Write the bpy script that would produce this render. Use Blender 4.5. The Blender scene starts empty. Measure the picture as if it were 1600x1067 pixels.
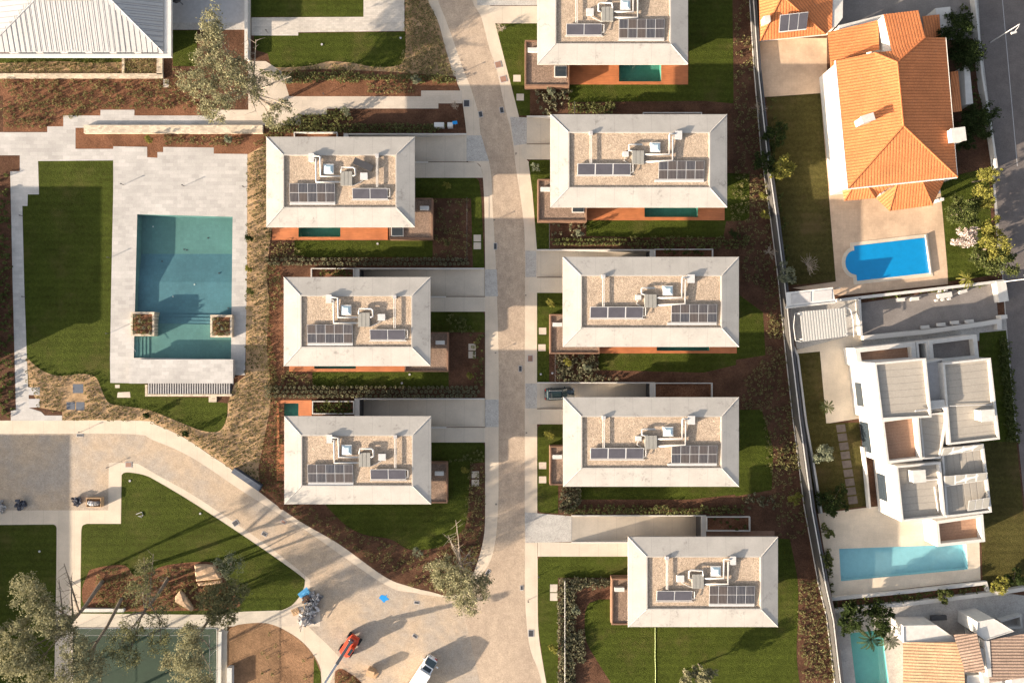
import bpy, bmesh, math, random
from mathutils import Vector, Matrix
from mathutils.geometry import tessellate_polygon
random.seed(7)
SC = bpy.context.scene
COL = SC.collection
H = 106.0          # drone height in metres; one photo pixel is 0.1 m on the ground
S = 0.1
def W(px, py, z=0.0):
    k = 1 - z / H
    return Vector(((px - 800) * S * k, -(py - 533.5) * S * k, z))
def WL(pts, z=0.0): return [W(p[0], p[1], z) for p in pts]

# ------------------------------------------------------------------ materials
class NB:
    def __init__(s, name):
        s.m = bpy.data.materials.new(name); s.m.use_nodes = True
        s.nt = s.m.node_tree; s.n = s.nt.nodes; s.l = s.nt.links
        s.b = s.n['Principled BSDF']; s.pos = s.n.new('ShaderNodeNewGeometry').outputs['Position']
    def put(s, sock, v):
        if isinstance(v, bpy.types.NodeSocket): s.l.new(v, sock)
        elif isinstance(v, (tuple, list)) and len(v) == 3 and sock.type == 'RGBA': sock.default_value = (*v, 1)
        else: sock.default_value = v
    def mapping(s, scale=(1,1,1), rot=0, src=None):
        n = s.n.new('ShaderNodeMapping'); s.put(n.inputs['Vector'], src or s.pos)
        n.inputs['Scale'].default_value = scale; n.inputs['Rotation'].default_value = (0,0,rot); return n.outputs[0]
    def noise(s, scale, detail=3, rough=.6, src=None):
        n = s.n.new('ShaderNodeTexNoise'); s.put(n.inputs['Vector'], src or s.pos)
        n.inputs['Scale'].default_value = scale; n.inputs['Detail'].default_value = detail; n.inputs['Roughness'].default_value = rough
        return n.outputs[0]
    def voro(s, scale, out='Color', src=None, feature='F1'):
        n = s.n.new('ShaderNodeTexVoronoi'); n.feature = feature; s.put(n.inputs['Vector'], src or s.pos)
        n.inputs['Scale'].default_value = scale; return n.outputs[out]
    def math(s, op, a, b=0.0, c=0.0):
        n = s.n.new('ShaderNodeMath'); n.operation = op
        for i, v in enumerate((a, b, c)): s.put(n.inputs[i], v)
        return n.outputs[0]
    def ramp(s, v, lo, hi, a=0.0, b=1.0):
        n = s.n.new('ShaderNodeMapRange'); n.interpolation_type = 'SMOOTHSTEP'
        for k, x in (('Value', v), ('From Min', lo), ('From Max', hi), ('To Min', a), ('To Max', b)): s.put(n.inputs[k], x)
        return n.outputs[0]
    def mix(s, f, a, b, t='MIX'):
        n = s.n.new('ShaderNodeMix'); n.data_type = 'RGBA'; n.blend_type = t
        s.put(n.inputs[0], f); s.put(n.inputs[6], a); s.put(n.inputs[7], b); return n.outputs[2]
    def scale(s, col, v):
        n = s.n.new('ShaderNodeVectorMath'); n.operation = 'SCALE'
        if isinstance(col, tuple): n.inputs[0].default_value = col
        else: s.l.new(col, n.inputs[0])
        s.put(n.inputs['Scale'], v); return n.outputs[0]
    def vary(s, col, scale, amt, detail=3, src=None):
        f = s.noise(scale, detail, .6, src)
        return s.scale(col, s.ramp(f, .25, .75, 1 - amt, 1 + amt))
    def bump(s, h, strength=.3, dist=.05):
        n = s.n.new('ShaderNodeBump'); n.inputs['Strength'].default_value = strength; n.inputs['Distance'].default_value = dist
        s.put(n.inputs['Height'], h); s.l.new(n.outputs[0], s.b.inputs['Normal'])
    def done(s, col, rough=.85, spec=.25, metal=0.0):
        s.put(s.b.inputs['Base Color'], col); s.put(s.b.inputs['Roughness'], rough)
        s.b.inputs['Specular IOR Level'].default_value = spec; s.b.inputs['Metallic'].default_value = metal
        return s.m
def simple(name, col, rough=.7, amt=.1, scale=1.5, spec=.3, metal=0.0, amt2=.06, bump=0):
    b = NB(name); c = b.vary(tuple(col), scale, amt); c = b.vary(c, scale * 9, amt2)
    if bump: b.bump(b.noise(scale * 9, 4), bump, .05)
    return b.done(c, rough, spec, metal)
def grassmat(name, col, dry=(.17,.15,.05), dryamt=.3, seed=0):
    b = NB(name)
    c = b.vary(tuple(col), .25, .16); c = b.vary(c, 2.2, .22, 4); c = b.vary(c, 14, .38, 3)
    c = b.mix(b.ramp(b.noise(.18, 4, .7), .5, .75, 0, dryamt), c, dry)
    sx = b.n.new('ShaderNodeSeparateXYZ'); b.l.new(b.pos, sx.inputs[0]); mw = b.math('SINE', b.math('MULTIPLY', sx.outputs[1], 5.2)); c = b.scale(c, b.ramp(mw, -1, 1, .94, 1.06))
    b.bump(b.noise(5.5, 4, .75), 1.0, .32)
    return b.done(c, .95, .05)
def mulch(name, col, chip, lightf=.5, bs=1.0):
    b = NB(name)
    c = b.mix(b.ramp(b.noise(9, 4, .75), .42, .66, 0, lightf), tuple(col), tuple(chip))
    c = b.vary(c, .35, .28); c = b.vary(c, 3, .2, 4)
    b.bump(b.noise(4.5, 5, .8), bs, .26 * bs)
    return b.done(c, .95, .05)
def paving(name, col, bw, bh, mortar=.72, tint=.12, rot=0, off=.5, stain=.12):
    b = NB(name)
    n = b.n.new('ShaderNodeTexBrick'); b.l.new(b.mapping((1,1,1), rot), n.inputs['Vector'])
    n.inputs['Scale'].default_value = 1; n.inputs['Brick Width'].default_value = bw; n.inputs['Row Height'].default_value = bh
    n.inputs['Mortar Size'].default_value = .012; n.offset = off
    n.inputs['Color1'].default_value = (1 - tint,) * 3 + (1,); n.inputs['Color2'].default_value = (1 + tint * .4,) * 3 + (1,)
    n.inputs['Mortar'].default_value = (mortar,) * 3 + (1,)
    c = b.mix(1.0, tuple(col), n.outputs['Color'], 'MULTIPLY')
    c = b.vary(c, .22, stain, 4); c = b.vary(c, 5, .06)
    return b.done(c, .75, .25)
def concrete(name, col, stain=.12, seam=None, dirt=0.0):
    b = NB(name); c = b.vary(tuple(col), .35, stain * .7, 4); c = b.vary(c, 6, .05)
    if dirt:
        f = b.math('MULTIPLY', b.ramp(b.noise(.42, 6, .72), .52, .68), b.ramp(b.noise(2.6, 5, .72), .42, .62))
        c = b.mix(b.math('MULTIPLY', f, dirt), c, (.20,.185,.17))
        st = b.noise(1.0, 4, .6, b.mapping((5.0, .35, 1)))
        c = b.mix(b.ramp(st, .55, .8, 0, dirt * .35), c, (.36,.33,.29))
    if seam:
        w = b.math('FRACT', b.math('MULTIPLY', b.n.new('ShaderNodeSeparateXYZ').outputs[0], 1.0 / seam))
        sx = b.n['Separate XYZ']; b.l.new(b.pos, sx.inputs[0])
        c = b.scale(c, b.ramp(b.math('ABSOLUTE', b.math('SUBTRACT', w, .5)), 0.004, .016, .80, 1.0))
    b.bump(b.noise(5, 4), .12, .03)
    return b.done(c, .8, .25)
def roadmat(name, col, col2):
    b = NB(name)
    v = b.voro(7.5, 'Distance', None, 'DISTANCE_TO_EDGE')
    c = b.mix(b.ramp(b.noise(.11, 5, .65), .38, .62), tuple(col), tuple(col2))
    c = b.vary(c, .9, .11, 6); c = b.vary(c, 3.5, .12, 5); c = b.scale(c, b.ramp(v, .0, .10, .66, 1.05))
    c = b.vary(c, 9, .1, 2)
    c = b.mix(b.ramp(b.noise(.35, 6, .75), .6, .8, 0, .45), c, (.26,.19,.13))
    b.bump(v, .6, .05)
    return b.done(c, .85, .2)
def gravelmat(name, col, dark):
    b = NB(name)
    c = b.mix(b.ramp(b.voro(11, 'Color'), .1, .9), tuple(dark), tuple(col))
    d = b.voro(11, 'Distance', None, 'DISTANCE_TO_EDGE')
    c = b.vary(c, .6, .1, 3); c = b.vary(c, 2.6, .14, 4)
    b.bump(b.noise(6, 4, .8), 1.0, .12)
    return b.done(c, .95, .15)
def uvstripe(name, col, dark, per_u, per_v=0, depth=.5, metal=0, rough=.8, varamt=.15, bump=.6, duty=.75):
    b = NB(name)
    uv = b.n.new('ShaderNodeUVMap'); sx = b.n.new('ShaderNodeSeparateXYZ'); b.l.new(uv.outputs[0], sx.inputs[0])
    u = b.math('FRACT', b.math('MULTIPLY', sx.outputs[0], 1 / per_u))
    tri = b.math('ABSOLUTE', b.math('SUBTRACT', u, .5))           # 0 at centre, .5 at edges
    f = b.ramp(tri, duty * .5 - .06, min(.5, duty * .5 + .06))
    hgt = b.math('SUBTRACT', 1.0, f)
    if per_v:
        v = b.math('FRACT', b.math('MULTIPLY', sx.outputs[1], 1 / per_v))
        f = b.math('MAXIMUM', f, b.ramp(v, .86, .97, 0, .7))
    c = b.mix(b.math('MULTIPLY', f, depth), tuple(col), tuple(dark))
    c = b.vary(c, .5, varamt, 4); c = b.vary(c, 4.5, varamt * 1.5, 3)
    if 'tile' in name: c = b.mix(b.ramp(b.noise(.7, 6, .75), .56, .78, 0, .5), c, (.27,.17,.11)); c = b.vary(c, 9, .16, 2)
    b.bump(hgt, bump, .06)
    return b.done(c, rough, .25, metal)
def pvmat(name):
    b = NB(name)
    uv = b.n.new('ShaderNodeUVMap'); sx = b.n.new('ShaderNodeSeparateXYZ'); b.l.new(uv.outputs[0], sx.inputs[0])
    u = b.math('FRACT', b.math('MULTIPLY', sx.outputs[0], 6.0)); v = b.math('FRACT', b.math('MULTIPLY', sx.outputs[1], 10.0))
    f = b.math('MAXIMUM', b.ramp(u, .82, .9), b.ramp(v, .9, .97, 0, .25))
    c = b.mix(f, (.022,.026,.04), (.30,.29,.28))
    rnd = b.n.new('ShaderNodeObjectInfo').outputs['Random']
    c = b.mix(b.math('MULTIPLY', rnd, .4), c, (.13,.085,.05))  # random brown tint paints a brown reflection into the cells
    return b.done(c, .25, .5)
def watermat(name, tint, milk=(0,0,0), milkf=0.0):
    b = NB(name); nt = b.nt; n = b.n
    n.remove(b.b); out = n['Material Output']
    tr = n.new('ShaderNodeBsdfTransparent'); tr.inputs[0].default_value = (*tint, 1)
    gl = n.new('ShaderNodeBsdfGlossy'); gl.inputs['Roughness'].default_value = .04
    bp = n.new('ShaderNodeBump'); bp.inputs['Strength'].default_value = .35; bp.inputs['Distance'].default_value = .12
    b.l.new(b.noise(1.6, 3), bp.inputs['Height']); b.l.new(bp.outputs[0], gl.inputs['Normal'])
    lw = n.new('ShaderNodeLayerWeight'); lw.inputs['Blend'].default_value = .5
    fac = b.math('MULTIPLY_ADD', b.math('POWER', lw.outputs['Facing'], 5.0), .3, .03)
    src = tr.outputs[0]
    if milkf:
        df = n.new('ShaderNodeBsdfDiffuse'); df.inputs[0].default_value = (*milk, 1)
        m0 = n.new('ShaderNodeMixShader'); m0.inputs[0].default_value = milkf
        b.l.new(src, m0.inputs[1]); b.l.new(df.outputs[0], m0.inputs[2]); src = m0.outputs[0]
    mx = n.new('ShaderNodeMixShader'); b.l.new(fac, mx.inputs[0]); b.l.new(src, mx.inputs[1]); b.l.new(gl.outputs[0], mx.inputs[2])
    b.l.new(mx.outputs[0], out.inputs[0]); return b.m
def leafmat(name, a, c2, trans=.3):
    b = NB(name)
    r = b.n.new('ShaderNodeNewGeometry').outputs['Random Per Island']
    c = b.mix(r, tuple(a), tuple(c2)); c = b.vary(c, .9, .2, 2)
    n = b.n; out = n['Material Output']; n.remove(b.b)
    d = n.new('ShaderNodeBsdfDiffuse'); t = n.new('ShaderNodeBsdfTranslucent'); m = n.new('ShaderNodeMixShader'); m.inputs[0].default_value = trans
    b.put(d.inputs[0], c); b.put(t.inputs[0], c)
    b.l.new(d.outputs[0], m.inputs[1]); b.l.new(t.outputs[0], m.inputs[2]); b.l.new(m.outputs[0], out.inputs[0]); return b.m

MT = {}
def mats():
    m = MT
    m['lawn'] = grassmat('lawn_grass', (.052,.066,.011), (.10,.088,.03), .6)
    m['lawn_old'] = grassmat('old_lawn_grass', (.070,.062,.02), (.12,.085,.04), .7)
    m['mulch'] = mulch('bark_mulch', (.15,.068,.038), (.30,.165,.10), .65)
    m['tan'] = mulch('dry_soil', (.36,.235,.13), (.46,.34,.215), .45, .4)
    m['dirt'] = mulch('dug_earth', (.22,.125,.07), (.32,.20,.12), .55, .6)
    m['soil'] = mulch('garden_soil', (.085,.043,.027), (.19,.11,.07), .55)
    m['land'] = mulch('open_land', (.16,.13,.07), (.24,.19,.11), .5)
    m['pave'] = paving('pale_stone_slabs', (.43,.41,.39), 1.15, .58, .80, .13)
    m['pave2'] = paving('path_slabs', (.50,.43,.355), 1.6, .8, .85, .06)
    m['cobble'] = paving('light_stone_setts', (.50,.455,.40), .6, .3, .7, .15)
    m['sidewalk'] = concrete('pavement_concrete', (.54,.455,.36), .14, 2.4)
    m['road'] = roadmat('sett_road', (.385,.30,.228), (.46,.36,.27))
    m['apron'] = roadmat('grey_sett_apron', (.44,.42,.39), (.40,.37,.34))
    m['drive'] = concrete('driveway_concrete', (.52,.45,.365), .12, 3.0)
    m['plaza'] = roadmat('plaza_setts', (.46,.355,.255), (.38,.325,.27))
    m['roofc'] = concrete('roof_concrete', (.41,.385,.352), .12, 2.75, .75)
    m['wallc'] = concrete('wall_render', (.54,.51,.47), .08)
    m['white'] = simple('white_render', (.52,.50,.47), .8, .08)
    m['whitem'] = simple('white_metal', (.56,.55,.53), .45, .04, 1, .5)
    m['stone'] = paving('stone_wall', (.56,.47,.36), .5, .25, .62, .3)
    m['gravel'] = gravelmat('roof_gravel', (.52,.41,.31), (.31,.24,.18))
    m['gravel2'] = gravelmat('wing_gravel', (.29,.205,.155), (.17,.12,.09))
    b = NB('deck_boards'); w = b.noise(2.0, 3, .6, b.mapping((.3, 9, 1)))
    c = b.scale((.42,.148,.058), b.ramp(w, .3, .7, .78, 1.15)); c = b.vary(c, .5, .16, 4)
    m['deck'] = b.done(c, .55, .35)
    m['pv'] = pvmat('solar_cells')
    m['thermal'] = simple('collector_glass', (.075,.072,.085), .25, .1, .8, .5)
    m['frame'] = simple('aluminium', (.52,.51,.50), .4, .05, 2, .5)
    m['duct'] = simple('duct_metal', (.50,.48,.455), .4, .06, 2, .5)
    m['unit'] = simple('plant_unit_metal', (.27,.26,.235), .55, .06, 2, .4)
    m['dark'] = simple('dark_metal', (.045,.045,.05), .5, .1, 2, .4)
    m['black'] = simple('black_rubber', (.02,.02,.022), .7)
    m['glass'] = simple('window_glass', (.03,.04,.05), .08, .05, 1, .6)
    m['sky_glass'] = simple('skylight_dome', (.50,.62,.66), .15, .1, .8, .6)
    m['basin'] = paving('teal_pool_tiles', (.105,.20,.188), .5, .5, .9, .08, 0, 0)
    m['basin_blue'] = paving('blue_pool_tiles', (.085,.175,.21), .5, .5, .9, .08, 0, 0)
    m['basin_dark'] = paving('dark_green_tiles', (.09,.26,.20), .4, .4, .85, .1, 0, 0)
    m['basin_sky'] = simple('pale_blue_liner', (.28,.50,.55), .6, .05)
    m['basin_teal'] = simple('turquoise_liner', (.12,.42,.36), .6, .06)
    m['water'] = watermat('clear_pool_water', (.85,.96,.96))
    m['water_milk'] = watermat('pale_pool_water', (.85,.96,.97), (.45,.70,.75), .12)
    m['cover'] = simple('blue_pool_cover', (.0,.21,.48), .35, .05, 1, .5)
    m['tile'] = uvstripe('clay_roof_tiles', (.54,.19,.07), (.24,.07,.025), .44, 0, .5, 0, .8, .08, .7, .68)
    m['tile_pale'] = uvstripe('sandy_roof_tiles', (.52,.34,.20), (.18,.10,.06), .46, 0, .7, 0, .8, .12, .8, .66)
    m['tile_brown'] = uvstripe('brown_roof_tiles', (.30,.215,.165), (.08,.055,.045), .46, 0, .85, 0, .8, .12, .8, .66)
    m['seam'] = uvstripe('zinc_seam_shadow_lines', (.40,.395,.39), (.16,.165,.19), .82, 0, .75, .0, .5, .04, .5, .90)  # dark lines paint the shadows of the seams into the zinc
    m['metalroof'] = uvstripe('pale_roof_sheets', (.33,.30,.26), (.22,.20,.175), 1.0, 0, .5, 0, .6, .05, .3, .92)
    m['corrug'] = uvstripe('corrugated_sheet', (.42,.41,.385), (.24,.24,.235), .42, 0, .55, 0, .5, .04, .8, .62)
    m['terr_wood'] = uvstripe('terrace_boards', (.32,.19,.125), (.20,.11,.07), .5, 0, .5, 0, .7, .08, .2, .9)
    m['cladding'] = simple('timber_cladding', (.20,.115,.075), .7, .15)
    m['asphalt'] = simple('asphalt', (.14,.122,.115), .9, .14, .5, .2, 0, .12)
    m['asphalt2'] = simple('yard_asphalt', (.20,.18,.168), .9, .14, .5, .2, 0, .12)
    m['patio'] = paving('sandstone_patio', (.50,.365,.255), .45, .45, .88, .06, 0, 0, .2)
    m['patio2'] = paving('cream_patio', (.57,.485,.38), .8, .8, .88, .05, .1, 0, .14)
    m['slate'] = simple('slate_blue_slab', (.07,.085,.115), .6, .1)
    m['slab_dark'] = simple('dark_paver', (.115,.095,.085), .9, .2)
    m['slab_grey'] = simple('grey_slab', (.40,.39,.39), .8, .08)
    m['bark'] = simple('pale_bark', (.34,.28,.22), .9, .2, 3)
    m['bark_d'] = simple('dark_bark', (.19,.155,.12), .9, .2, 3)
    m['pine'] = leafmat('pine_needles', (.17,.168,.095), (.37,.345,.205))
    m['pine2'] = leafmat('green_pine_needles', (.10,.11,.055), (.25,.235,.115))
    m['pine_grey'] = leafmat('grey_twigs', (.20,.18,.13), (.32,.28,.20))
    m['leafd'] = leafmat('dark_leaves', (.018,.03,.010), (.06,.08,.028))
    m['leafm'] = leafmat('mid_leaves', (.05,.07,.02), (.13,.14,.05))
    m['leafy'] = leafmat('yellow_green_leaves', (.13,.14,.03), (.30,.27,.07))
    m['leafs'] = leafmat('silver_leaves', (.13,.15,.10), (.27,.28,.19))
    m['leafp'] = leafmat('pink_blossom', (.50,.40,.36), (.66,.58,.52))
    m['hedge'] = leafmat('hedge_leaves', (.06,.066,.034), (.27,.25,.16))
    m['hedge2'] = leafmat('hedge_leaves_green', (.055,.07,.024), (.22,.22,.09))
    m['tuft'] = leafmat('dry_tufts', (.05,.058,.022), (.22,.20,.085))
    m['tuftg'] = leafmat('green_tufts', (.075,.08,.03), (.27,.24,.11))
    m['blue'] = simple('blue_paint', (.01,.24,.60), .6)
    m['tarp'] = simple('blue_tarp', (.10,.38,.66), .5)
    m['orange'] = simple('orange_paint', (.62,.085,.035), .4, .08, 2, .5)
    m['steel'] = simple('grey_steel', (.20,.19,.185), .5, .1, 2, .4)
    m['truckw'] = simple('white_truck_paint', (.78,.78,.79), .35, .03, 1, .5)
    m['car'] = simple('dark_car_paint', (.012,.022,.028), .18, .05, 1, .7)
    m['carglass'] = simple('car_glass', (.02,.04,.045), .08, .05, 1, .8)
    m['chrome'] = simple('silver_trim', (.65,.65,.65), .25, .03, 1, .6, .6)
    m['red'] = simple('red_paint', (.45,.03,.02), .4)
    m['wood'] = simple('raw_timber', (.50,.33,.19), .8, .2, 3)
    m['wall_dark'] = concrete('wall_shade_tone', (.06,.056,.052), .25)  # darker than the wall itself; shade on its face is put into the colour
    m['rubble'] = leafmat('rubble_mix', (.13,.12,.12), (.66,.63,.61), 0)
    m['rubble_d'] = leafmat('dark_bags', (.03,.03,.04), (.20,.21,.25))
    m['rock'] = simple('sandstone_boulder', (.45,.31,.20), .9, .25, 2, .2, 0, .15, .5)
    m['court'] = simple('green_court_turf', (.020,.040,.024), .9, .12, .4)
    m['clearglass'] = watermat('court_glass', (.90,.95,.95))
    m['pipe_y'] = simple('yellow_hose', (.45,.52,.20), .6)
    m['drain'] = simple('rusty_cover', (.26,.15,.11), .7, .15)
mats()

# ------------------------------------------------------------------ mesh builder
class MB:
    def __init__(s): s.v = []; s.f = []; s.uv = []
    def face(s, pts, uv=None):
        i = len(s.v); s.v += [Vector(p) for p in pts]; s.f.append(list(range(i, i + len(pts))))
        s.uv.append(uv or [(0, 0)] * len(pts))
    def box(s, x0, y0, z0, x1, y1, z1):
        if x0 > x1: x0, x1 = x1, x0
        if y0 > y1: y0, y1 = y1, y0
        s.prism([(x0, y0), (x1, y0), (x1, y1), (x0, y1)], z0, z1); return s
    def prism(s, poly, z0, z1, bottom=True, top=True):
        P = [(p[0], p[1]) for p in poly]
        a = sum(P[i][0] * P[(i+1) % len(P)][1] - P[(i+1) % len(P)][0] * P[i][1] for i in range(len(P)))
        if a < 0: P = P[::-1]
        n = len(P); i = len(s.v)
        s.v += [Vector((x, y, z0)) for x, y in P] + [Vector((x, y, z1)) for x, y in P]
        for k in range(n):
            j = (k + 1) % n; s.f.append([i + k, i + j, i + n + j, i + n + k]); s.uv.append([(0,0)] * 4)
        if n <= 4:
            if top: s.f.append([i + n + k for k in range(n)]); s.uv.append([(0,0)] * n)
            if bottom: s.f.append([i + n - 1 - k for k in range(n)]); s.uv.append([(0,0)] * n)
        else:
            for t in tessellate_polygon([[Vector((x, y, 0)) for x, y in P]]):
                t = list(t)
                (ax, ay), (bx, by), (cx, cy) = P[t[0]], P[t[1]], P[t[2]]
                if (bx-ax)*(cy-ay) - (cx-ax)*(by-ay) < 0: t = t[::-1]
                if top: s.f.append([i + n + k for k in t]); s.uv.append([(0,0)] * 3)
                if bottom: s.f.append([i + k for k in t[::-1]]); s.uv.append([(0,0)] * 3)
        return s
    def roof(s, pts, vdir=None):
        """roof face; first edge is the eave; uv in metres along / up the slope"""
        P = [Vector(p) for p in pts]; e = (P[1] - P[0]).normalized()
        nrm = Vector((0,0,0))
        for i in range(len(P)):
            a, b = P[i], P[(i+1) % len(P)]; nrm += a.cross(b)
        nrm.normalize()
        if nrm.z < 0: P = P[::-1]; nrm = -nrm; 
        o = Vector(pts[0]); w = nrm.cross(e).normalized()
        uvs = [((p - o).dot(e), (p - o).dot(w)) for p in P]
        if len(P) <= 4: s.face(P, uvs)
        else:
            for t in tessellate_polygon([P]):
                t = list(t); a, b, c = (P[k] for k in t)
                if (b - a).cross(c - a).z < 0: t = t[::-1]
                s.face([P[k] for k in t], [uvs[k] for k in t])
        return s
    def tube(s, pts, r, n=6, r2=None):
        P = [Vector(p) for p in pts]; m = len(P); i = len(s.v)
        for k, p in enumerate(P):
            d = (P[min(k+1, m-1)] - P[max(k-1, 0)]).normalized()
            a = d.cross(Vector((0,0,1)));
            if a.length < .05: a = d.cross(Vector((1,0,0)))
            a.normalize(); b = d.cross(a)
            rr = r if r2 is None else r + (r2 - r) * k / max(1, m - 1)
            for q in range(n):
                t = 2 * math.pi * q / n; s.v.append(p + (a * math.cos(t) + b * math.sin(t)) * rr)
        for k in range(m - 1):
            for q in range(n):
                q2 = (q + 1) % n
                s.f.append([i + k*n + q, i + k*n + q2, i + (k+1)*n + q2, i + (k+1)*n + q]); s.uv.append([(0,0)] * 4)
        s.f.append([i + q for q in range(n)][::-1]); s.uv.append([(0,0)] * n)
        s.f.append([i + (m-1)*n + q for q in range(n)]); s.uv.append([(0,0)] * n)
        return s
    def obox(s, c, sx, sy, sz, ang=0, tilt=0):
        """oriented box, centre c, yaw ang, pitch tilt"""
        R = Matrix.Rotation(ang, 3, 'Z') @ Matrix.Rotation(tilt, 3, 'Y'); c = Vector(c); i = len(s.v)
        for z in (-1, 1):
            for x, y in ((-1,-1), (1,-1), (1,1), (-1,1)): s.v.append(c + R @ Vector((x*sx/2, y*sy/2, z*sz/2)))
        for f in ([3,2,1,0], [4,5,6,7], [0,1,5,4], [1,2,6,5], [2,3,7,6], [3,0,4,7]):
            s.f.append([i + k for k in f]); s.uv.append([(0,0), (1,0), (1,1), (0,1)])
        return s
    def blob(s, c, rx, ry, rz, rng, jit=.15, seg=8, rings=5):
        c = Vector(c); i = len(s.v)
        for a in range(rings + 1):
            ph = math.pi * a / rings
            for q in range(seg):
                t = 2 * math.pi * q / seg; k = 1 + rng.uniform(-jit, jit)
                s.v.append(c + Vector((rx * k * math.sin(ph) * math.cos(t), ry * k * math.sin(ph) * math.sin(t), rz * k * math.cos(ph))))
        for a in range(rings):
            for q in range(seg):
                q2 = (q + 1) % seg
                s.f.append([i + a*seg + q, i + (a+1)*seg + q, i + (a+1)*seg + q2, i + a*seg + q2]); s.uv.append([(0,0)] * 4)
        return s
    def leaf(s, p, size, rng, up=.3):
        p = Vector(p); d = Vector((rng.gauss(0,1), rng.gauss(0,1), rng.gauss(0,1) + up)).normalized()
        a = d.orthogonal().normalized(); a.rotate(Matrix.Rotation(rng.uniform(0, 6.28), 3, d)); b = d.cross(a)
        a *= size * rng.uniform(.6, 1.2); b *= size * rng.uniform(.35, .7)
        s.face([p - a - b*.5, p + a*.2 - b, p + a + b*.4, p - a*.1 + b])
    def mesh(s, name, org=Vector((0,0,0)), smooth=False):
        me = bpy.data.meshes.new(name)
        me.from_pydata([tuple(v - org) for v in s.v], [], s.f)
        ul = me.uv_layers.new(name='UVMap')
        ul.data.foreach_set('uv', [x for f in s.uv for p in f for x in p])
        if smooth: me.polygons.foreach_set('use_smooth', [True] * len(me.polygons))
        me.update(); return me

def tag(o, label, cat, group=None):
    o['label'] = label; o['category'] = cat
    if group: o['group'] = group
    return o
def addmesh(name, mb, mat, org=Vector((0,0,0)), smooth=False):
    me = mb.mesh(name, Vector(org), smooth); me.materials.append(MT[mat])
    o = bpy.data.objects.new(name, me); COL.objects.link(o); return o
def solo(name, mb, mat, label, cat, loc=(0,0,0), group=None, smooth=False):
    o = addmesh(name, mb, mat, loc, smooth); o.location = loc; return tag(o, label, cat, group)
class Thing:
    def __init__(s, name, label, cat, loc=(0,0,0), group=None):
        s.o = bpy.data.objects.new(name, None); COL.objects.link(s.o); s.loc = Vector(loc); s.o.location = s.loc
        s.o.empty_display_size = .3
        tag(s.o, label, cat, group)
    def part(s, name, mb, mat, parent=None, smooth=False, label=None):
        o = addmesh(name, mb, mat, s.loc, smooth); o.parent = parent or s.o
        if label: o['label'] = label
        return o
def copytree(o, parent=None):
    c = o.copy(); COL.objects.link(c)
    if parent: c.parent = parent
    for ch in o.children: copytree(ch, c)
    return c
def cr(pts, n=6):
    """open Catmull-Rom through pixel points"""
    out = []
    for i in range(len(pts) - 1):
        p0 = pts[max(i-1, 0)]; p1 = pts[i]; p2 = pts[i+1]; p3 = pts[min(i+2, len(pts)-1)]
        for k in range(n):
            t = k / n
            out.append(tuple(.5 * (2*p1[d] + (p2[d]-p0[d])*t + (2*p0[d]-5*p1[d]+4*p2[d]-p3[d])*t*t + (3*p1[d]-p0[d]-3*p2[d]+p3[d])*t**3) for d in (0,1)))
    out.append(tuple(pts[-1])); return out
def rect(x0, y0, x1, y1): return [(x0,y0), (x1,y0), (x1,y1), (x0,y1)]
def rrect(x0, y0, x1, y1, r, corners='1111'):
    """rounded rectangle in pixels, corners TL TR BR BL"""
    out = []
    for (cx, cy, a0, f, px, py) in ((x0+r, y0+r, 180, corners[0], x0, y0), (x1-r, y0+r, 270, corners[1], x1, y0), (x1-r, y1-r, 0, corners[2], x1, y1), (x0+r, y1-r, 90, corners[3], x0, y1)):
        if f == '1':
            for k in range(6):
                a = math.radians(a0 + 90 * k / 5); out.append((cx + r*math.cos(a), cy + r*math.sin(a)))
        else: out.append((px, py))
    return out
_SH = []
def sheet(name, poly, mat, z, holes=(), kind='structure', world=False):
    bb = (min(p[0] for p in poly), min(p[1] for p in poly), max(p[0] for p in poly), max(p[1] for p in poly))
    again = True
    while again:                     # never two overlapping sheets at one height
        again = False
        for (q, zz) in _SH:
            if abs(zz - z) < .0009 and bb[0] < q[2] and bb[2] > q[0] and bb[1] < q[3] and bb[3] > q[1]: z += .001; again = True
    _SH.append((bb, z))
    L = [[(p if world else W(*p)) for p in poly]] + [[W(*p) for p in h] for h in holes]
    L = [[Vector((p[0], p[1], 0)) for p in l] for l in L]
    flat = [p for l in L for p in l]
    mb = MB(); mb.v = [Vector((p.x, p.y, z)) for p in flat]
    for t in tessellate_polygon(L):
        t = list(t); a, b, c = (flat[k] for k in t)
        cr_ = (b - a).cross(c - a).z
        if abs(cr_) < 1e-7: continue
        if cr_ < 0: t = t[::-1]
        mb.f.append(t); mb.uv.append([(0,0)] * 3)
    o = addmesh(name, mb, mat); o['kind'] = kind; return o
def inside(p, poly):
    x, y = p; r = False; n = len(poly)
    for i in range(n):
        (x1, y1), (x2, y2) = poly[i], poly[(i+1) % n]
        if (y1 > y) != (y2 > y) and x < (x2-x1) * (y-y1) / (y2-y1) + x1: r = not r
    return r
def inset(poly, d):
    P = [Vector((p[0], p[1])) for p in poly]; n = len(P)
    a = sum(P[i].x * P[(i+1) % n].y - P[(i+1) % n].x * P[i].y for i in range(n)); sg = 1 if a > 0 else -1
    out = []
    for i in range(n):
        p0, p1, p2 = P[i-1], P[i], P[(i+1) % n]
        e1 = (p1-p0).normalized(); e2 = (p2-p1).normalized()
        n1 = Vector((-e1.y, e1.x)) * sg; n2 = Vector((-e2.y, e2.x)) * sg
        m = (n1 + n2) / max(.2, 1 + n1.dot(n2)); out.append(p1 + m * d)
    return out
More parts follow.
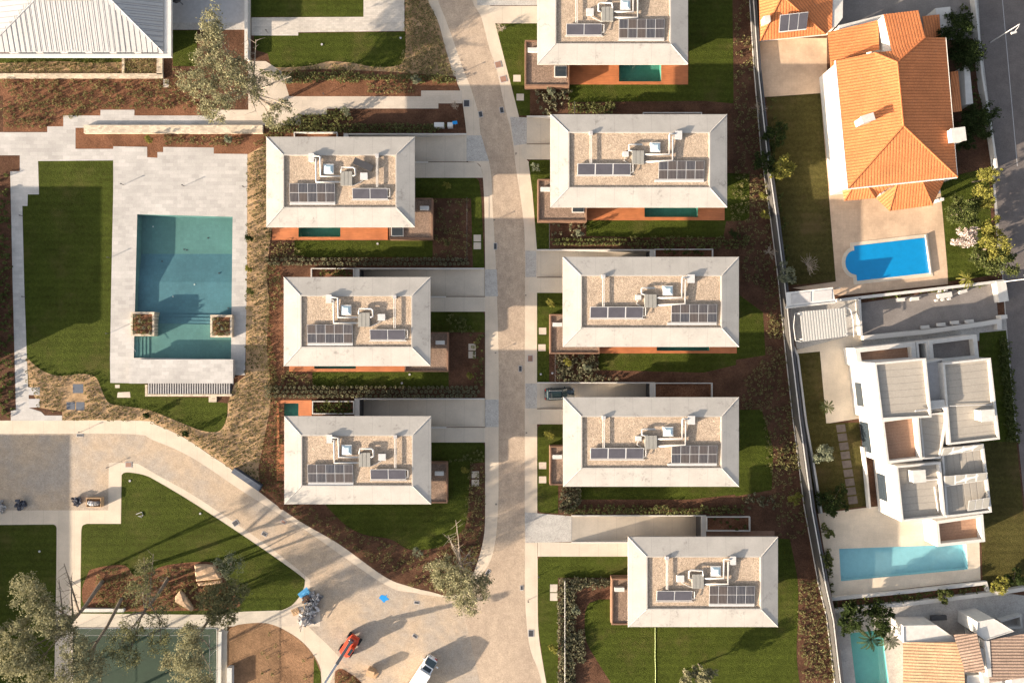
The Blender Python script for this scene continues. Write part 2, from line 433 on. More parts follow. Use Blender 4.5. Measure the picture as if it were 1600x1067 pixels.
# ------------------------------------------------------------------ the setting
RAMPS = dict(L2=(757, 562, 421, 463), L3=(757.5, 562, 624, 667), L1=(729, 545, 211.5, 253),
             H2=(823, 1000, 184, 225), H3=(838, 1015, 392, 433), H4=(839, 1015, 599, 638), H5=(893, 1095, 806, 846))
def ramprect(k):
    a, b, y0, y1 = RAMPS[k]; return rect(min(a, b), y0, max(a, b), y1)
BIGPOOL = [(214.5,335), (363.5,339), (361,561), (209,559)]
SHALLOW = None
VPOOL = dict(H1=(967,97,1033,128), H2=(1007,312,1090.5,339.5), H3=(1026,528,1108,548), L1=(466.5,348,532,370.5), L2=(491,558,556,576), L3=(436.5,630,466.5,694))
def vp(k): return rect(*VPOOL[k])
WPOOL = [(1311,857), (1509.5,850), (1512.5,889), (1314,907.5)]
BPOOL = [(1328,989), (1378,983), (1390,1075), (1338,1075)]
HOLES = [ramprect(k) for k in RAMPS] + [vp(k) for k in VPOOL] + [BIGPOOL, WPOOL, BPOOL]
Z = dict(a=.004, b=.008, c=.012, d=.016, e=.020, f=.024)
big = [(-9000,-9000), (9800,-9000), (9800,9000), (-9000,9000)]
sheet('soil_ground', big, 'soil', 0.0, HOLES)

# --- main street: pavements (one sheet under the road), then the road on top
street_l = cr([(660,-45),(668,0),(684,33),(696,76),(709,119),(719,142),(725,177),(729,210)]) + [(729,211),(731,253)] + cr([(744,254),(752,262),(755,285),(757,330),(758,418)]) + [(758,690)] + cr([(758,777),(757,830),(748,872),(735,905),(722,925)])
street_r = cr([(770,-45),(764,0),(774,38),(790,100),(810.6,181)]) + [(811,184),(823,184),(823,250)] + cr([(826,253),(832.6,302),(839,388)]) + [(839,600),(839.5,866)] + cr([(840.5,880),(841,980),(850,1046),(862,1110)])
sheet('pavement', street_l + cr([(700,932),(672,924),(640,917),(600,902),(560,872),(520,846)]) + [(520,1110)] + street_r[::-1], 'sidewalk', Z['a'])
road_l = cr([(672,-45),(684,0),(696,30),(709,66),(724,109),(737,142),(747,177),(752,215),(766,262),(770,330),(775,420),(779,560),(779,690),(778,800),(769,868),(747,905),(722,936)])
road_r = cr([(742,-45),(738,0),(752,28),(764.5,76),(775,106),(788,164),(797,200),(803,235),(806,262),(816,330),(820,385),(820,560),(820,860),(821,950),(828,1012),(842,1050),(856,1110)])
sheet('street', road_l + [(690,938),(650,926),(600,920),(540,1000),(500,1110)] + road_r[::-1], 'road', Z['b'])
# square at the bottom and the diagonal lane
sheet('lane_pavement', [(-40,656.5)] + cr([(0,657),(215,657),(245,664),(290,685),(330,712),(360,732),(420,780),(470,815),(530,850),(600,900),(640,916),(700,932)]) + [(700,1110),(300,1110),(355,985)] + [(380,978),(-40,978)], 'sidewalk', .0055)
sheet('lane_road', [(-40,678)] + cr([(0,678),(200,678),(240,688),(300,715),(380,768),(480,830),(600,912),(650,927),(720,935)]) + [(760,1110),(560,1110)] + cr([(560,1060),(520,1015),(482,978),(472,958),(482,935),(484,912),(476,898),(404,842),(306,776),(246,742),(215,724)]) + [(170,722),(169,797),(-40,797)], 'plaza', .0095)
sheet('dusty_sand', cr([(108,690),(160,684),(225,692),(262,712),(250,722),(172,722),(140,760),(120,790),(106,740),(108,690)]), 'plaza', .0118)
# driveway mouths
for p in ([(729,212),(752,212),(764,252),(729,252)], [(757.5,421),(776,421),(778,463),(757.5,463)], [(758,624),(779,624),(779,667),(758,667)]):
    sheet('driveway_mouth', p, 'apron', Z['c'])
for p in ([(797,183),(823,184),(823,225),(803,228)], [(821,392),(838,392),(838,433),(821,433)], [(821,599),(839,599),(839,638),(821,638)], [(820,800),(893,806),(893,846),(821,848)]):
    sheet('driveway_mouth', p, 'apron', Z['c'])
# house paths next to the driveways
sheet('house_path', [(729,254),(744,254),(752,262),(755,278),(600,278),(600,254)], 'drive', Z['d'])
for y in (464, 668): sheet('house_path', [(600,y),(758,y),(758,y+23),(600,y+23)], 'drive', Z['d'])
for y in (226, 434, 639): sheet('house_path', rrect(815 if y == 226 else 826, y, 900, y+23.5, 7, '1001'), 'drive', Z['d'])
sheet('house_path', [(760,10),(900,10),(900,37),(774,37)], 'drive', Z['d'])
sheet('house_path', [(840,847),(1000,847),(1000,869),(840,869)], 'drive', Z['d'])
sheet('driveway', [(742,-45),(900,-45),(900,9),(746,9)], 'apron', Z['c'])
# --- pool terrace on the left
pave = [(-20,207),(74,207),(74,198),(99,198),(99,181),(157,181),(157,172),(210,172),(210,181),(330,181),(330,196),(134,196),(134,200),(118,200),(118,233),(177,233),(177,229),(230,230),(230,246),(246,247),(246,238),(255,238),(255,230),(334,231),(334,240.5),(386.5,241),(386,420),(383,586),(365,586),(365,601),(172.5,598),(172,560),(174,440),(177,300),(177,251),(59.5,252),(61,304),(43.5,304),(43,322),(35,322),(38,450),(42,559),(44,605),(62,605),(62,617),(45,617),(45,623),(62,623),(62,636),(45,637),(64,643),(70,649),(97,649),(97,657),(17,657),(17,642),(25,640),(20,450),(16,268),(31,268),(31,243),(-20,243)]
sheet('pool_terrace', pave, 'pave', Z['c'], [BIGPOOL])
lawn1 = [(59.5,252),(177,251),(177,300),(174,440),(172,597),(232,600),(232,619),(325,621),(327,627),(356,630)] + cr([(355,650),(348,668),(335,675),(310,671),(270,655),(230,640),(190,634),(170,629),(160,612),(150,590),(130,584),(110,586),(90,587),(70,581),(55,571),(42,559)]) + [(38,450),(35,322),(43,322),(43.5,304),(61,304)]
sheet('pool_lawn', lawn1, 'lawn', Z['b'])
bank = [(386,241),(414,205),(442,205),(416,430),(440,640),(444,790),(406,764)] + [(360,731),(330,711),(290,684),(245,663),(215,656.5),(97,656.5),(97,643),(62,637)] + [(45,600),(42,559)] + cr([(42,559),(55,571),(70,581),(90,587),(110,586),(130,584),(150,590),(160,612),(170,629),(190,634),(230,640),(270,655),(310,671),(335,675),(348,668),(355,650),(356,630)]) + [(366,601),(384,586)]
sheet('dry_planted_bank', bank, 'tan', Z['a'])
sheet('garden_mulch', cr([(419,405),(443,432),(444,650),(444,789),(425,777),(411,765),(404,735),(412,690),(423,620),(417,540),(421,470),(419,405)]), 'mulch', Z['b'])
for r in ((45,605,62,617),(45,623,62,636)): sheet('stepping_slab', rect(*r), 'slab_grey', Z['e'])
for r in ((114,600,130,614),(104,628,117,640),(119,628,132,641)): sheet('stepping_slab', rect(*r), 'slate', Z['d'])
sheet('manhole_slab', [(184,613),(203,612),(204,621),(183,621)], 'pave2', Z['d']); sheet('manhole_slab', rect(180,601,187,606), 'pave2', Z['d'])
# --- upper left
sheet('terrace_mulch', [(-20,122),(312,122),(312,181),(210,181),(210,172),(157,172),(157,181),(99,181),(99,198),(74,198),(74,206),(5,206),(5,150),(-20,150)], 'mulch', Z['a'])
sheet('terrace_mulch', [(118,200),(440,205),(440,212),(386,242),(334,241),(334,231),(255,230),(255,238),(246,238),(246,247),(230,246),(230,229),(177,229),(177,233),(118,233)], 'mulch', .006)
sheet('entrance_path', [(388,96),(415,96),(440,112),(452,151),(658,151),(658,142),(722,142),(722,162),(685,162),(685,170),(511,170),(511,179),(470,180),(470,196),(330,196),(330,172),(388,172)], 'pave2', Z['c'])
sheet('entrance_path', rect(255,124,264,137), 'pave2', Z['c'])
sheet('side_terrace', rect(268,-40,384,40), 'slab_grey', Z['b'])
sheet('side_terrace', rect(268,36,384,47), 'apron', Z['c'])
sheet('side_lawn', rect(270,48,308,104), 'lawn', Z['b'])
sheet('south_border', rect(-20,89,250,117), 'tan', Z['b'])
sheet('south_lawn', [(-20,89),(194,89),(194,97),(150,99),(90,96),(-20,100)], 'lawn', Z['c'])
sheet('upper_lawn', rect(392,-40,568,27), 'lawn', Z['b'])
sheet('upper_lawn', [(397,56),(466,56),(466,52),(633,50)] + cr([(634,75),(631,92),(622,103),(585,105),(545,98),(515,96),(485,103),(440,106),(424,104)]) + [(418,84),(397,78)], 'lawn', Z['b'])
sheet('paver_walk', [(393,28),(568,27),(568,-40),(632,-40),(632,49),(466,51),(466,56),(393,56)], 'cobble', Z['c'])
sheet('house_walk', rect(384,-40,392,96), 'pave2', Z['d'])
sheet('upper_bed', [(633,-40),(660,-40),(668,0),(684,33),(696,76),(709,119),(717,142),(658,142),(658,151),(455,151),(424,104),(440,106),(485,103),(515,96),(545,98),(585,105),(622,103),(631,92),(634,75)], 'tan', Z['a'])
sheet('upper_bed', [(455,151),(440,140),(440,112),(500,108),(600,112),(712,120),(717,142),(658,142),(658,151)], 'mulch', Z['b'])
# --- house gardens, left row
def lawn(p): sheet('garden_lawn', p, 'lawn', Z['c'])
lawn([(560,278)] + rrect(640,278,749,310,9,'0100')[1:7] + [(752,310),(757,418),(739,418),(736,310),(560,310)])
lawn([(460,376),(676,376),(676,402),(480,402),(460,398)])
lawn(rrect(600,486,757.5,519,8,'0100'))
lawn([(488,581),(701,581),(701,606),(500,606),(488,600)])
lawn([(600,690)] + rrect(640,690,757.5,722,8,'0100')[1:7] + [(757,722),(735,724),(731,800)] + cr([(726,825),(705,845),(680,856),(640,858),(610,842),(570,835),(540,820),(508,788)]) + [(600,760)])
sheet('garden_mulch', [(416,205),(729,210),(729,211),(416,212)], 'mulch', Z['a'])
# --- house gardens, right row
lawn(rrect(826,250,880,300,6,'1000')[0:6] + [(880,250),(880,346),(858,346),(858,391),(839,391),(832,302)])
lawn([(774,38),(840,36),(840,136),(828,136),(828,181),(811,181)])
lawn([(888,132),(1146,132),(1146,162),(1100,158),(888,160)]); lawn([(1060,-40),(1144,-40),(1146,134),(1060,134)])
lawn([(916,344),(1135,344),(1130,371),(1000,371),(916,369)]); lawn([(1120,270),(1171,272),(1171,340),(1162,345),(1120,346)])
lawn([(839,456),(880,456),(880,553),(858,553),(858,597),(839,597)])
lawn([(935,552),(1150,552),(1150,570),(1100,582),(935,578)]); lawn([(1140,450),(1192,488),(1196,555),(1150,562),(1140,552)])
lawn(rrect(839.5,663,900,801,9,'1001')[0:6] + [(900,663),(900,758),(872,758),(872,802)] + rrect(839.5,663,900,801,9,'0001')[3:])
lawn([(900,758),(1150,758),(1150,772),(1080,780),(905,780)]); lawn([(1140,640),(1190,640),(1208,700),(1206,765),(1150,775),(1140,760)])
lawn([(840,880)] + rrect(840,869,1000,905,7,'1000')[0:6] + [(1000,869),(1000,902),(872,902),(872,1110),(862,1110),(850,1046),(841,980)])
lawn([(1200,840)] + cr([(1234,842),(1246,905),(1247,960),(1245,1030),(1256,1110)]) + [(1000,1110)] + cr([(955,1067),(935,1035),(916,1000),(914,960),(920,942)]) + [(936,936),(1200,936)])
sheet('dark_terrace', rect(1104,829,1210,845), 'terr_dark' if 'terr_dark' in MT else 'cladding', Z['c'])
for r in ((742,588,753,598),(742,601,753,611)): pass
for x, y in ((741,367),(741,379),(733,537),(733,549),(738,736),(738,749),(803,117.5),(808,147),(843,512),(842,538),(843,722),(843,744)):
    sheet('stepping_slab', rect(x-1,y,x+10.5,y+10.5), 'pave2', Z['e'])
for y in (912.5, 926): sheet('stepping_slab', rect(859.5,y,871,y+12), 'pave2', Z['e'])
# --- lower left
tri = cr([(190,742),(194,738.5),(203,738),(225,742),(246,752),(306,788),(400,850),(468,898),(476,910),(470,928),(456,945),(440,953)]) + [(380,955),(330,960),(126,958),(126,900)] + cr([(127,830),(129,821),(136,818)]) + [(189,818)]
sheet('corner_lawn', tri, 'lawn', Z['d'])
sheet('rock_bed', cr([(140,890),(165,884),(195,883),(215,900),(255,884),(300,878),(335,880),(352,905),(368,930),(366,950),(250,954),(146,952),(128,925),(140,890)]), 'mulch', Z['e'])
sheet('west_lawn', [(-40,820)] + rrect(-40,819,88.5,1110,6,'0100')[1:7] + [(88,900),(84,1110),(-40,1110)], 'lawn', Z['d'])
sheet('court_path', [(84,952),(500,952),(500,978),(355,978),(350,1110),(84,1110)], 'pave2', Z['c'])
sheet('court_turf', rect(114,981,338,1110), 'court', Z['d'])
sheet('dug_bed', [(355,1110),(355,990)] + cr([(358,982),(375,975),(415,973),(445,984),(475,1005),(497,1035),(502,1062),(502,1110)]), 'dirt', Z['d'])
sheet('dug_bed_grass', [(491,1026),(501,1050),(502,1110),(488,1110)], 'lawn', Z['e'])
sheet('corner_bed', [(523,1110),(523,1055)] + cr([(524,1048),(533,1044),(548,1052),(566,1067),(600,1110)]), 'mulch', Z['d'])
sheet('blue_splash', cr([(592,934),(596,929),(602,930),(605,928),(604,932),(608,936),(603,938),(600,941),(596,937),(592,934)]), 'blue', Z['f'])
# --- neighbours east of the wall
sheet('neighbour_earth', [(1186,-40),(1192,240),(1210,345),(1224,440),(1236,560),(1262,790),(1285,912),(1297,960),(1314,1110),(2600,1110),(2600,-40)], 'soil', .002, [WPOOL, BPOOL])
sheet('patio', [(1186,60),(1292,60),(1292,148),(1190,152)], 'patio', Z['b'])
sheet('patio', [(1280,140),(1305,140),(1320,330),(1298,330)], 'patio', Z['b'])
sheet('patio', [(1290,300),(1476,270),(1481,444),(1312,462),(1238,450),(1306,440)], 'patio', Z['c'])
sheet('old_lawn', [(1197,152),(1282,146),(1306,440),(1230,446),(1212,340)], 'lawn_old', Z['c'])
sheet('old_lawn', [(1468,280),(1545,262),(1552,430),(1482,440)], 'lawn', Z['c'])
sheet('asphalt_court', [(1296,-40),(1522,-40),(1524,60),(1400,70),(1296,60)], 'asphalt2', Z['b'])
sheet('side_pavement', [(1513,-40),(1520,60),(1528,140),(1540,185),(1550,265),(1560,420),(1566,430),(1572,520),(1586,690),(1600,690),(1600,-40)], 'apron', Z['c'])
sheet('side_street', [(1526,-40),(1532,60),(1548,185),(1556,300),(1568,440),(1574,520),(1592,700),(1612,900),(1625,1110),(1900,1110),(1850,-40)], 'asphalt', Z['e'])
sheet('lane_marking', [(1562,-40),(1563,-40),(1590,260),(1589,260)], 'slab_grey', .0235)
sheet('yard_asphalt', [(1341,474),(1555,443),(1560,502),(1344,524)], 'asphalt2', Z['c'])
sheet('yard_path', [(1230,478),(1341,465),(1344,524),(1575,495),(1580,525),(1340,560),(1245,545)], 'apron', .010)
sheet('cream_terrace', [(1240,548),(1345,520),(1365,650),(1290,662),(1281,553),(1242,553)], 'patio2', Z['c'])
sheet('old_lawn', [(1240,553),(1281,549),(1291,661),(1342,660),(1356,790),(1276,800),(1252,660)], 'lawn_old', Z['e'])
for k in range(9): sheet('stepping_slab', [(1306+k*2.3,664+k*14),(1320+k*2.3,662.5+k*14),(1322+k*2.3,674+k*14),(1308+k*2.3,675.5+k*14)], 'slab_dark', Z['f'])
sheet('cream_terrace', [(1278,802),(1460,780),(1530,840),(1532,906),(1300,932)], 'patio2', Z['d'], [WPOOL])
sheet('old_lawn', [(1528,690),(1588,690),(1612,920),(1536,925)], 'lawn_old', Z['b'])
sheet('old_lawn', [(1530,520),(1572,516),(1588,690),(1530,690)], 'lawn', Z['c'])
sheet('terrace_planting', [(1299,938),(1540,915),(1545,925),(1300,948)], 'mulch', Z['e'])
sheet('lower_patio', [(1300,950),(1560,925),(1640,935),(1640,1110),(1316,1110)], 'apron', Z['c'], [BPOOL])
# ------------------------------------------------------------------ villas
ZE = 5.5; ZR = 5.95
def villa(key, rc, label, kind, mirror, wing=None, deck=None, rim=None, lean=0):
    x0, y0, x1, y1 = rc
    A = W(x0, y0, ZE); B = W(x1, y1, ZE); X0, Y1, X1, Y0 = A.x, A.y, B.x, B.y   # Y1 north, Y0 south
    t = Thing('villa', label, 'house', ((X0+X1)/2, (Y0+Y1)/2, 0), 'flat roofed villas of the estate')
    m = .0946 * (1.0)
    # roof ring
    rb = MB(); iw, ins = 2.62, 2.72; zi = ZR - .2
    o = [(X0,Y0),(X1,Y0),(X1,Y1),(X0,Y1)]; i1 = [(X0+iw,Y0+ins),(X1-iw,Y0+ins),(X1-iw,Y1-ins),(X0+iw,Y1-ins)]
    i2 = [(X0+iw+.16,Y0+ins+.16),(X1-iw-.16,Y0+ins+.16),(X1-iw-.16,Y1-ins-.16),(X0+iw+.16,Y1-ins-.16)]
    for k in range(4):
        j = (k+1) % 4
        rb.face([(*o[k],ZE),(*o[j],ZE),(*i1[j],ZR),(*i1[k],ZR)])
        rb.face([(*i1[k],ZR),(*i1[j],ZR),(*i2[j],ZR),(*i2[k],ZR)])
        rb.face([(*i2[k],ZR),(*i2[j],ZR),(*i2[j],zi-.1),(*i2[k],zi-.1)])
        rb.face([(*o[k],ZE-.32),(*o[j],ZE-.32),(*o[j],ZE),(*o[k],ZE)])
    rb.face([(*o[3],ZE-.32),(*o[2],ZE-.32),(*o[1],ZE-.32),(*o[0],ZE-.32)])
    roof = t.part('roof', rb, 'roofc')
    g = MB(); g.face([(*p, zi) for p in i2]); t.part('gravel_bed', g, 'gravel', roof)
    # hip caps: thin raised seams along the four hips
    for k in range(4):
        hb = MB(); hb.tube([(*o[k], ZE+.01), (*i1[k], ZR+.01)], .05, 5); t.part('hip_seam', hb, 'wallc', roof)
    # storeys
    wb = MB()
    wb.box(X0+3.5, Y0+3.0, -.05, X1-1.0, Y1-.2-max(0,(y0-533.5)*S*5.2/H), 2.85)
    wb.box(X0+6.2, Y0+3.0, 3.1, X1-1.2, Y1-3.0, ZE-.33)
    t.part('wall', wb, 'wallc')
    so_ = .15 + max(0, (533.5-y1)*S*2.5/H); no_ = .15 + max(0, (y0-533.5)*S*2.5/H)
    sl = MB(); sl.box(X0+3.3, Y0+so_, 2.851, X1-.4, Y1-no_, 3.099); t.part('floor_slab', sl, 'wallc')
    n = 4
    for q in range(n):
        xa = X0 + 4.2 + q * (X1-X0-6.2) / n
        wv = MB(); wv.box(xa, Y0+2.93, .15, xa + (X1-X0-6.2)/n - .5, Y0+3.03, 2.6); t.part('window', wv, 'glass')
    for q in range(3):
        xa = X0 + 3.6 + q * (X1-X0-4.4) / 3
        cb = MB(); cb.box(xa-.12, Y0+2.3, .07, xa+.12, Y0+2.54, 2.85); t.part('column', cb, 'wallc')
    Wd = X1 - X0
    def rx(px):  # local roof pixel -> world X (mirrored for the mirrored plan)
        v = px * m; return X1 - v if mirror else X0 + v
    def ry(py): return Y1 - py * m
    zg = zi
    def bx(mb, a, b, c, d, z0, z1): mb.box(rx(a), ry(b), zg+z0, rx(c), ry(d), zg+z1)
    long = kind == 'long'
    # photovoltaic array: tilted frame with ten modules
    pa, pb, pc, pd = (168.5, 74.5, 239.5, 102.5) if long else (38.2, 74.5, 109, 103)
    if mirror: pa, pc = pc, pa
    fr = MB()
    xa, xb, ya, yb = rx(pa), rx(pc), ry(pd), ry(pb)
    if xa > xb: xa, xb = xb, xa
    zl, zh = zg+.12, zg+.36
    def pt(u, v, dz): return (xa + (xb-xa)*u, ya + (yb-ya)*v, zl + (zh-zl)*v + dz)
    fr.face([pt(0,0,0), pt(1,0,0), pt(1,1,0), pt(0,1,0)])
    fr.face([pt(0,0,-.06), pt(0,1,-.06), pt(1,1,-.06), pt(1,0,-.06)])
    for (ua, va, ub, vb) in ((0,0,1,0),(1,0,1,1),(1,1,0,1),(0,1,0,0)): fr.face([pt(ua,va,-.06), pt(ub,vb,-.06), pt(ub,vb,0), pt(ua,va,0)])
    for q in range(6):
        u = .02 + .96*q/5
        p = pt(u, .93, -.06); fr.box(p[0]-.04, p[1]-.04, zg, p[0]+.04, p[1]+.04, p[2]); p = pt(u, .07, -.06); fr.box(p[0]-.04, p[1]-.04, zg, p[0]+.04, p[1]+.04, p[2])
    bx(fr, (pa if not mirror else pc)-(6 if long else 0), pd+.6, pc if not mirror else pa, pd+4.2, .02, .12)
    arr = t.part('solar_array', fr, 'frame')
    for q in range(5):
        for r in range(2):
            s_ = MB(); g_ = .008
            s_.face([pt(q/5+g_, r/2+g_*2, .02), pt((q+1)/5-g_, r/2+g_*2, .02), pt((q+1)/5-g_, (r+1)/2-g_*2, .02), pt(q/5+g_, (r+1)/2-g_*2, .02)], [(0,0),(1,0),(1,1),(0,1)])
            t.part('solar_panel', s_, 'pv', arr)
    # thermal collectors
    ta, tb, tc, td, npan = (41.7, 78.5, 124.7, 96, 3) if long else (136, 82, 191, 98.5, 2)
    xa, xb = sorted((rx(ta), rx(tc))); ya, yb = ry(td), ry(tb); zl, zh = zg+.12, zg+.40
    fr = MB()
    fr.face([pt(0,0,0), pt(1,0,0), pt(1,1,0), pt(0,1,0)]); fr.face([pt(0,0,-.1), pt(0,1,-.1), pt(1,1,-.1), pt(1,0,-.1)])
    for (ua, va, ub, vb) in ((0,0,1,0),(1,0,1,1),(1,1,0,1),(0,1,0,0)): fr.face([pt(ua,va,-.1), pt(ub,vb,-.1), pt(ub,vb,0), pt(ua,va,0)])
    for q in range(4):
        for v in (.06, .94): p = pt(.02+.96*q/3, v, -.1); fr.box(p[0]-.04, p[1]-.04, zg, p[0]+.04, p[1]+.04, p[2])
    fr.tube([(xa-.15, ya-.12, zg+.12), (xb+.2, ya-.12, zg+.12)], .06)
    fr.tube([(xb, yb-.1, zh), (xb+.35, yb-.1, zh-.05), (xb+.35, ya+.35, zg+.3), (xb+.05, ya+.35, zg+.3)], .05)
    col = t.part('solar_collector', fr, 'frame')
    for q in range(npan):
        s_ = MB(); e = .012
        s_.face([pt(q/npan+e, .05, .02), pt((q+1)/npan-e, .05, .02), pt((q+1)/npan-e, .95, .02), pt(q/npan+e, .95, .02)])
        t.part('collector_panel', s_, 'thermal', col)
    # skylight
    sa, sb, sc_, sd = (155, 45.5, 171, 60.7) if long else (91, 44, 107, 60)
    cx0, cx1 = sorted((rx(sa), rx(sc_)))
    k = MB(); k.box(cx0, ry(sd), zg-.02, cx1, ry(sb), zg+.30); sk = t.part('skylight', k, 'whitem', roof)
    k = MB(); y0_, y1_ = ry(sd)+.12, ry(sb)-.12; a_, b_ = cx0+.12, cx1-.12; zt = zg+.31; c_ = .3
    k.face([(a_,y0_,zt),(b_,y0_,zt),(b_-c_,y0_+c_,zt+.16),(a_+c_,y0_+c_,zt+.16)]); k.face([(b_,y0_,zt),(b_,y1_,zt),(b_-c_,y1_-c_,zt+.16),(b_-c_,y0_+c_,zt+.16)])
    k.face([(b_,y1_,zt),(a_,y1_,zt),(a_+c_,y1_-c_,zt+.16),(b_-c_,y1_-c_,zt+.16)]); k.face([(a_,y1_,zt),(a_,y0_,zt),(a_+c_,y0_+c_,zt+.16),(a_+c_,y1_-c_,zt+.16)])
    k.face([(a_+c_,y0_+c_,zt+.16),(b_-c_,y0_+c_,zt+.16),(b_-c_,y1_-c_,zt+.16),(a_+c_,y1_-c_,zt+.16)])
    t.part('skylight_pane', k, 'sky_glass', sk, True)
    # air handling unit, three casings
    ha, hb_, hc, hd = (126.5, 59, 145.4, 79.7) if long else (118, 56, 136.4, 78)
    xa, xb = sorted((rx(ha), rx(hc))); k = MB(); w3 = (xb-xa)/3
    for q in range(3): k.box(xa+q*w3+.03, ry(hd), zg+.1, xa+(q+1)*w3-.03, ry(hb_), zg+.5)
    k.box(xa+.02, ry(hd)+.05, zg, xb-.02, ry(hb_)-.05, zg+.44)
    ahu = t.part('air_handler', k, 'unit')
    # condenser box
    ca, cb_, cc, cd = (112.5, 60, 121.4, 67.5) if long else (148.5, 58, 160, 68.5)
    k = MB(); bx(k, ca, cd, cc, cb_, .08, .42); bx(k, ca+1, cd-1, cc-1, cb_+1, 0, .08)
    if key == 'L1': bx(k, 132, 25, 156, 24, 0, .01)
    cond = t.part('condenser', k, 'frame')
    # vent housing and the two ducts that run to the unit
    va, vb_, vc, vd = (193.5, 29, 203.6, 41) if long else (69, 28.5, 76.5, 40.5)
    k = MB(); bx(k, va, vd, vc, vb_, 0, .52); bx(k, va-.6, vd+.6, vc+.6, vb_-.6, .52, .57); t.part('vent_housing', k, 'frame')
    def P(px, py, z): return (rx(px), ry(py), zg+.12+z*.42)
    if long: runs = [[P(193.5,33,.95),P(184.8,33,.95),P(184.8,36,.9),P(184.8,64.5,.4),P(145.4,64.5,.4)], [P(193.5,36.5,.7),P(190,37,.7),P(190,40,.6),P(190,74,.35),P(145.4,76,.35)]]
    else: runs = [[P(76.5,32,.95),P(80,32,.95),P(87,33,.9),P(87,63,.4),P(118,63,.4)], [P(76.5,36,.7),P(80,36.5,.7),P(80,72,.35),P(118,72,.35)]]
    for r in runs: k = MB(); k.tube(r, .15, 8); t.part('duct', k, 'duct', None, True)
    k = MB()
    if long: k.tube([P(131,60,.6),P(122,58,.6),P(122,50,.6),P(124,49,.6),P(143,49,.55)], .13, 8)
    else: k.tube([P(119,58,.8),P(120,50,.8),P(138,49.5,.75),P(141,52,.7),P(141,62,.6),P(137,63,.6)], .14, 8)
    t.part('duct', k, 'duct', None, True)
    k = MB(); k.tube([P(ca+4,cd+1,.1), P(ca+2 if long else ca-5,cd+6,.08), P(hc-2 if not long else ha-2,hd,.08)], .06); t.part('hose', k, 'duct')
    # pipe run and chimney
    px = 62.7 if long else 174.8
    k = MB(); k.tube([P(px-1,32,.5), P(px-1,80,.5)], .06); k.tube([P(px+1.2,32,.5), P(px+1.2,80,.5)], .06)
    t.part('pipe_run', k, 'duct')
    k = MB(); bx(k, px-2.5, 34, px+2.8, 28.5, 0, .5); t.part('chimney', k, 'slab_grey')
    # low wing with a gravel roof
    if wing:
        hz = 1.7; a = W(wing[0], wing[1], hz); b = W(wing[2], wing[3], hz)
        k = MB(); xa, xb, ya, yb = a.x, b.x, b.y, a.y; e = .22
        zf = hz-.22
        ob = [(xa,ya),(xb,ya),(xb,yb),(xa,yb)]; ib = [(xa+e,ya+e),(xb-e,ya+e),(xb-e,yb-e),(xa+e,yb-e)]
        for q in range(4):
            j = (q+1) % 4
            k.face([(*ob[q],0),(*ob[j],0),(*ob[j],hz),(*ob[q],hz)]); k.face([(*ob[q],hz),(*ob[j],hz),(*ib[j],hz),(*ib[q],hz)]); k.face([(*ib[j],zf-.05),(*ib[q],zf-.05),(*ib[q],hz),(*ib[j],hz)])
        wg = t.part('wing', k, 'cladding')
        k = MB(); k.face([(*p,zf) for p in ib]); t.part('gravel_bed', k, 'gravel2', wg)
        k = MB()
        if mirror or long: k.box(xa+.45, yb-1.9, zf, xa+1.9, yb-1.3, zf+.55)
        else: k.box(xb-1.9, yb-1.9, zf, xb-.55, yb-1.3, zf+.55)
        t.part('air_conditioner', k, 'whitem', wg)
        if key in ('H1','H2','L1'):
            k = MB(); s0 = (xb-2.3 if key != 'L1' else xa+.3, ya+ (1.35 if key != 'L1' else .4))
            k.box(s0[0], s0[1], zf, s0[0]+1.9, s0[1]+1.75, zf+.2); lw = t.part('roof_light', k, 'wallc', wg)
            k = MB(); k.box(s0[0]+.12, s0[1]+.12, zf+.201, s0[0]+1.78, s0[1]+1.63, zf+.24); t.part('roof_light_pane', k, 'glass', wg)
    # timber deck with a hole for the pool
    if deck:
        a = W(deck[0], deck[1]); b = W(deck[2], deck[3])
        hole = [W(*p) for p in vp(key)] if key in VPOOL else None
        L = [[Vector((p[0], p[1], 0)) for p in ((a.x,b.y),(b.x,b.y),(b.x,a.y),(a.x,a.y))]]
        if hole: L.append([Vector((p.x, p.y, 0)) for p in hole])
        flat = [p for l in L for p in l]; k = MB(); k.v = [Vector((p.x, p.y, .06)) for p in flat]
        for tr in tessellate_polygon(L):
            tr = list(tr); p, q, r = (flat[n_] for n_ in tr)
            if abs((q-p).cross(r-p).z) < 1e-7: continue
            if (q-p).cross(r-p).z < 0: tr = tr[::-1]
            k.f.append(tr); k.uv.append([(0,0)]*3)
        for lp in L:
            for n_ in range(len(lp)):
                p, q = lp[n_], lp[(n_+1) % len(lp)]; k.face([(p.x,p.y,0),(q.x,q.y,0),(q.x,q.y,.06),(p.x,p.y,.06)])
        t.part('deck', k, 'deck')
    return t

def pool(key, poly, depth, basin, water, label, wl=-.12, coping=None, steps=None):
    P = [W(*p) for p in poly]; c = sum(P, Vector((0,0,0))) / len(P)
    t = Thing('swimming_pool', label, 'pool', c)
    k = MB(); n = len(P)
    a = sum(P[i].x*P[(i+1)%n].y - P[(i+1)%n].x*P[i].y for i in range(n))
    if a < 0: P = P[::-1]
    for i in range(n):
        p, q = P[i], P[(i+1) % n]; k.face([(q.x,q.y,-depth-.05),(p.x,p.y,-depth-.05),(p.x,p.y,.003),(q.x,q.y,.003)])
    if not steps: k.face([(p.x,p.y,-depth) for p in P])
    t.part('basin', k, basin)
    for s_ in steps or []:
        k = MB(); k.roof([W(p[0], p[1], 0) + Vector((0,0,p[2])) for p in s_[1]]); t.part(s_[0], k, s_[2])
    k = MB(); k.face([(p.x,p.y,wl) for p in P]); t.part('water', k, water)
    return t

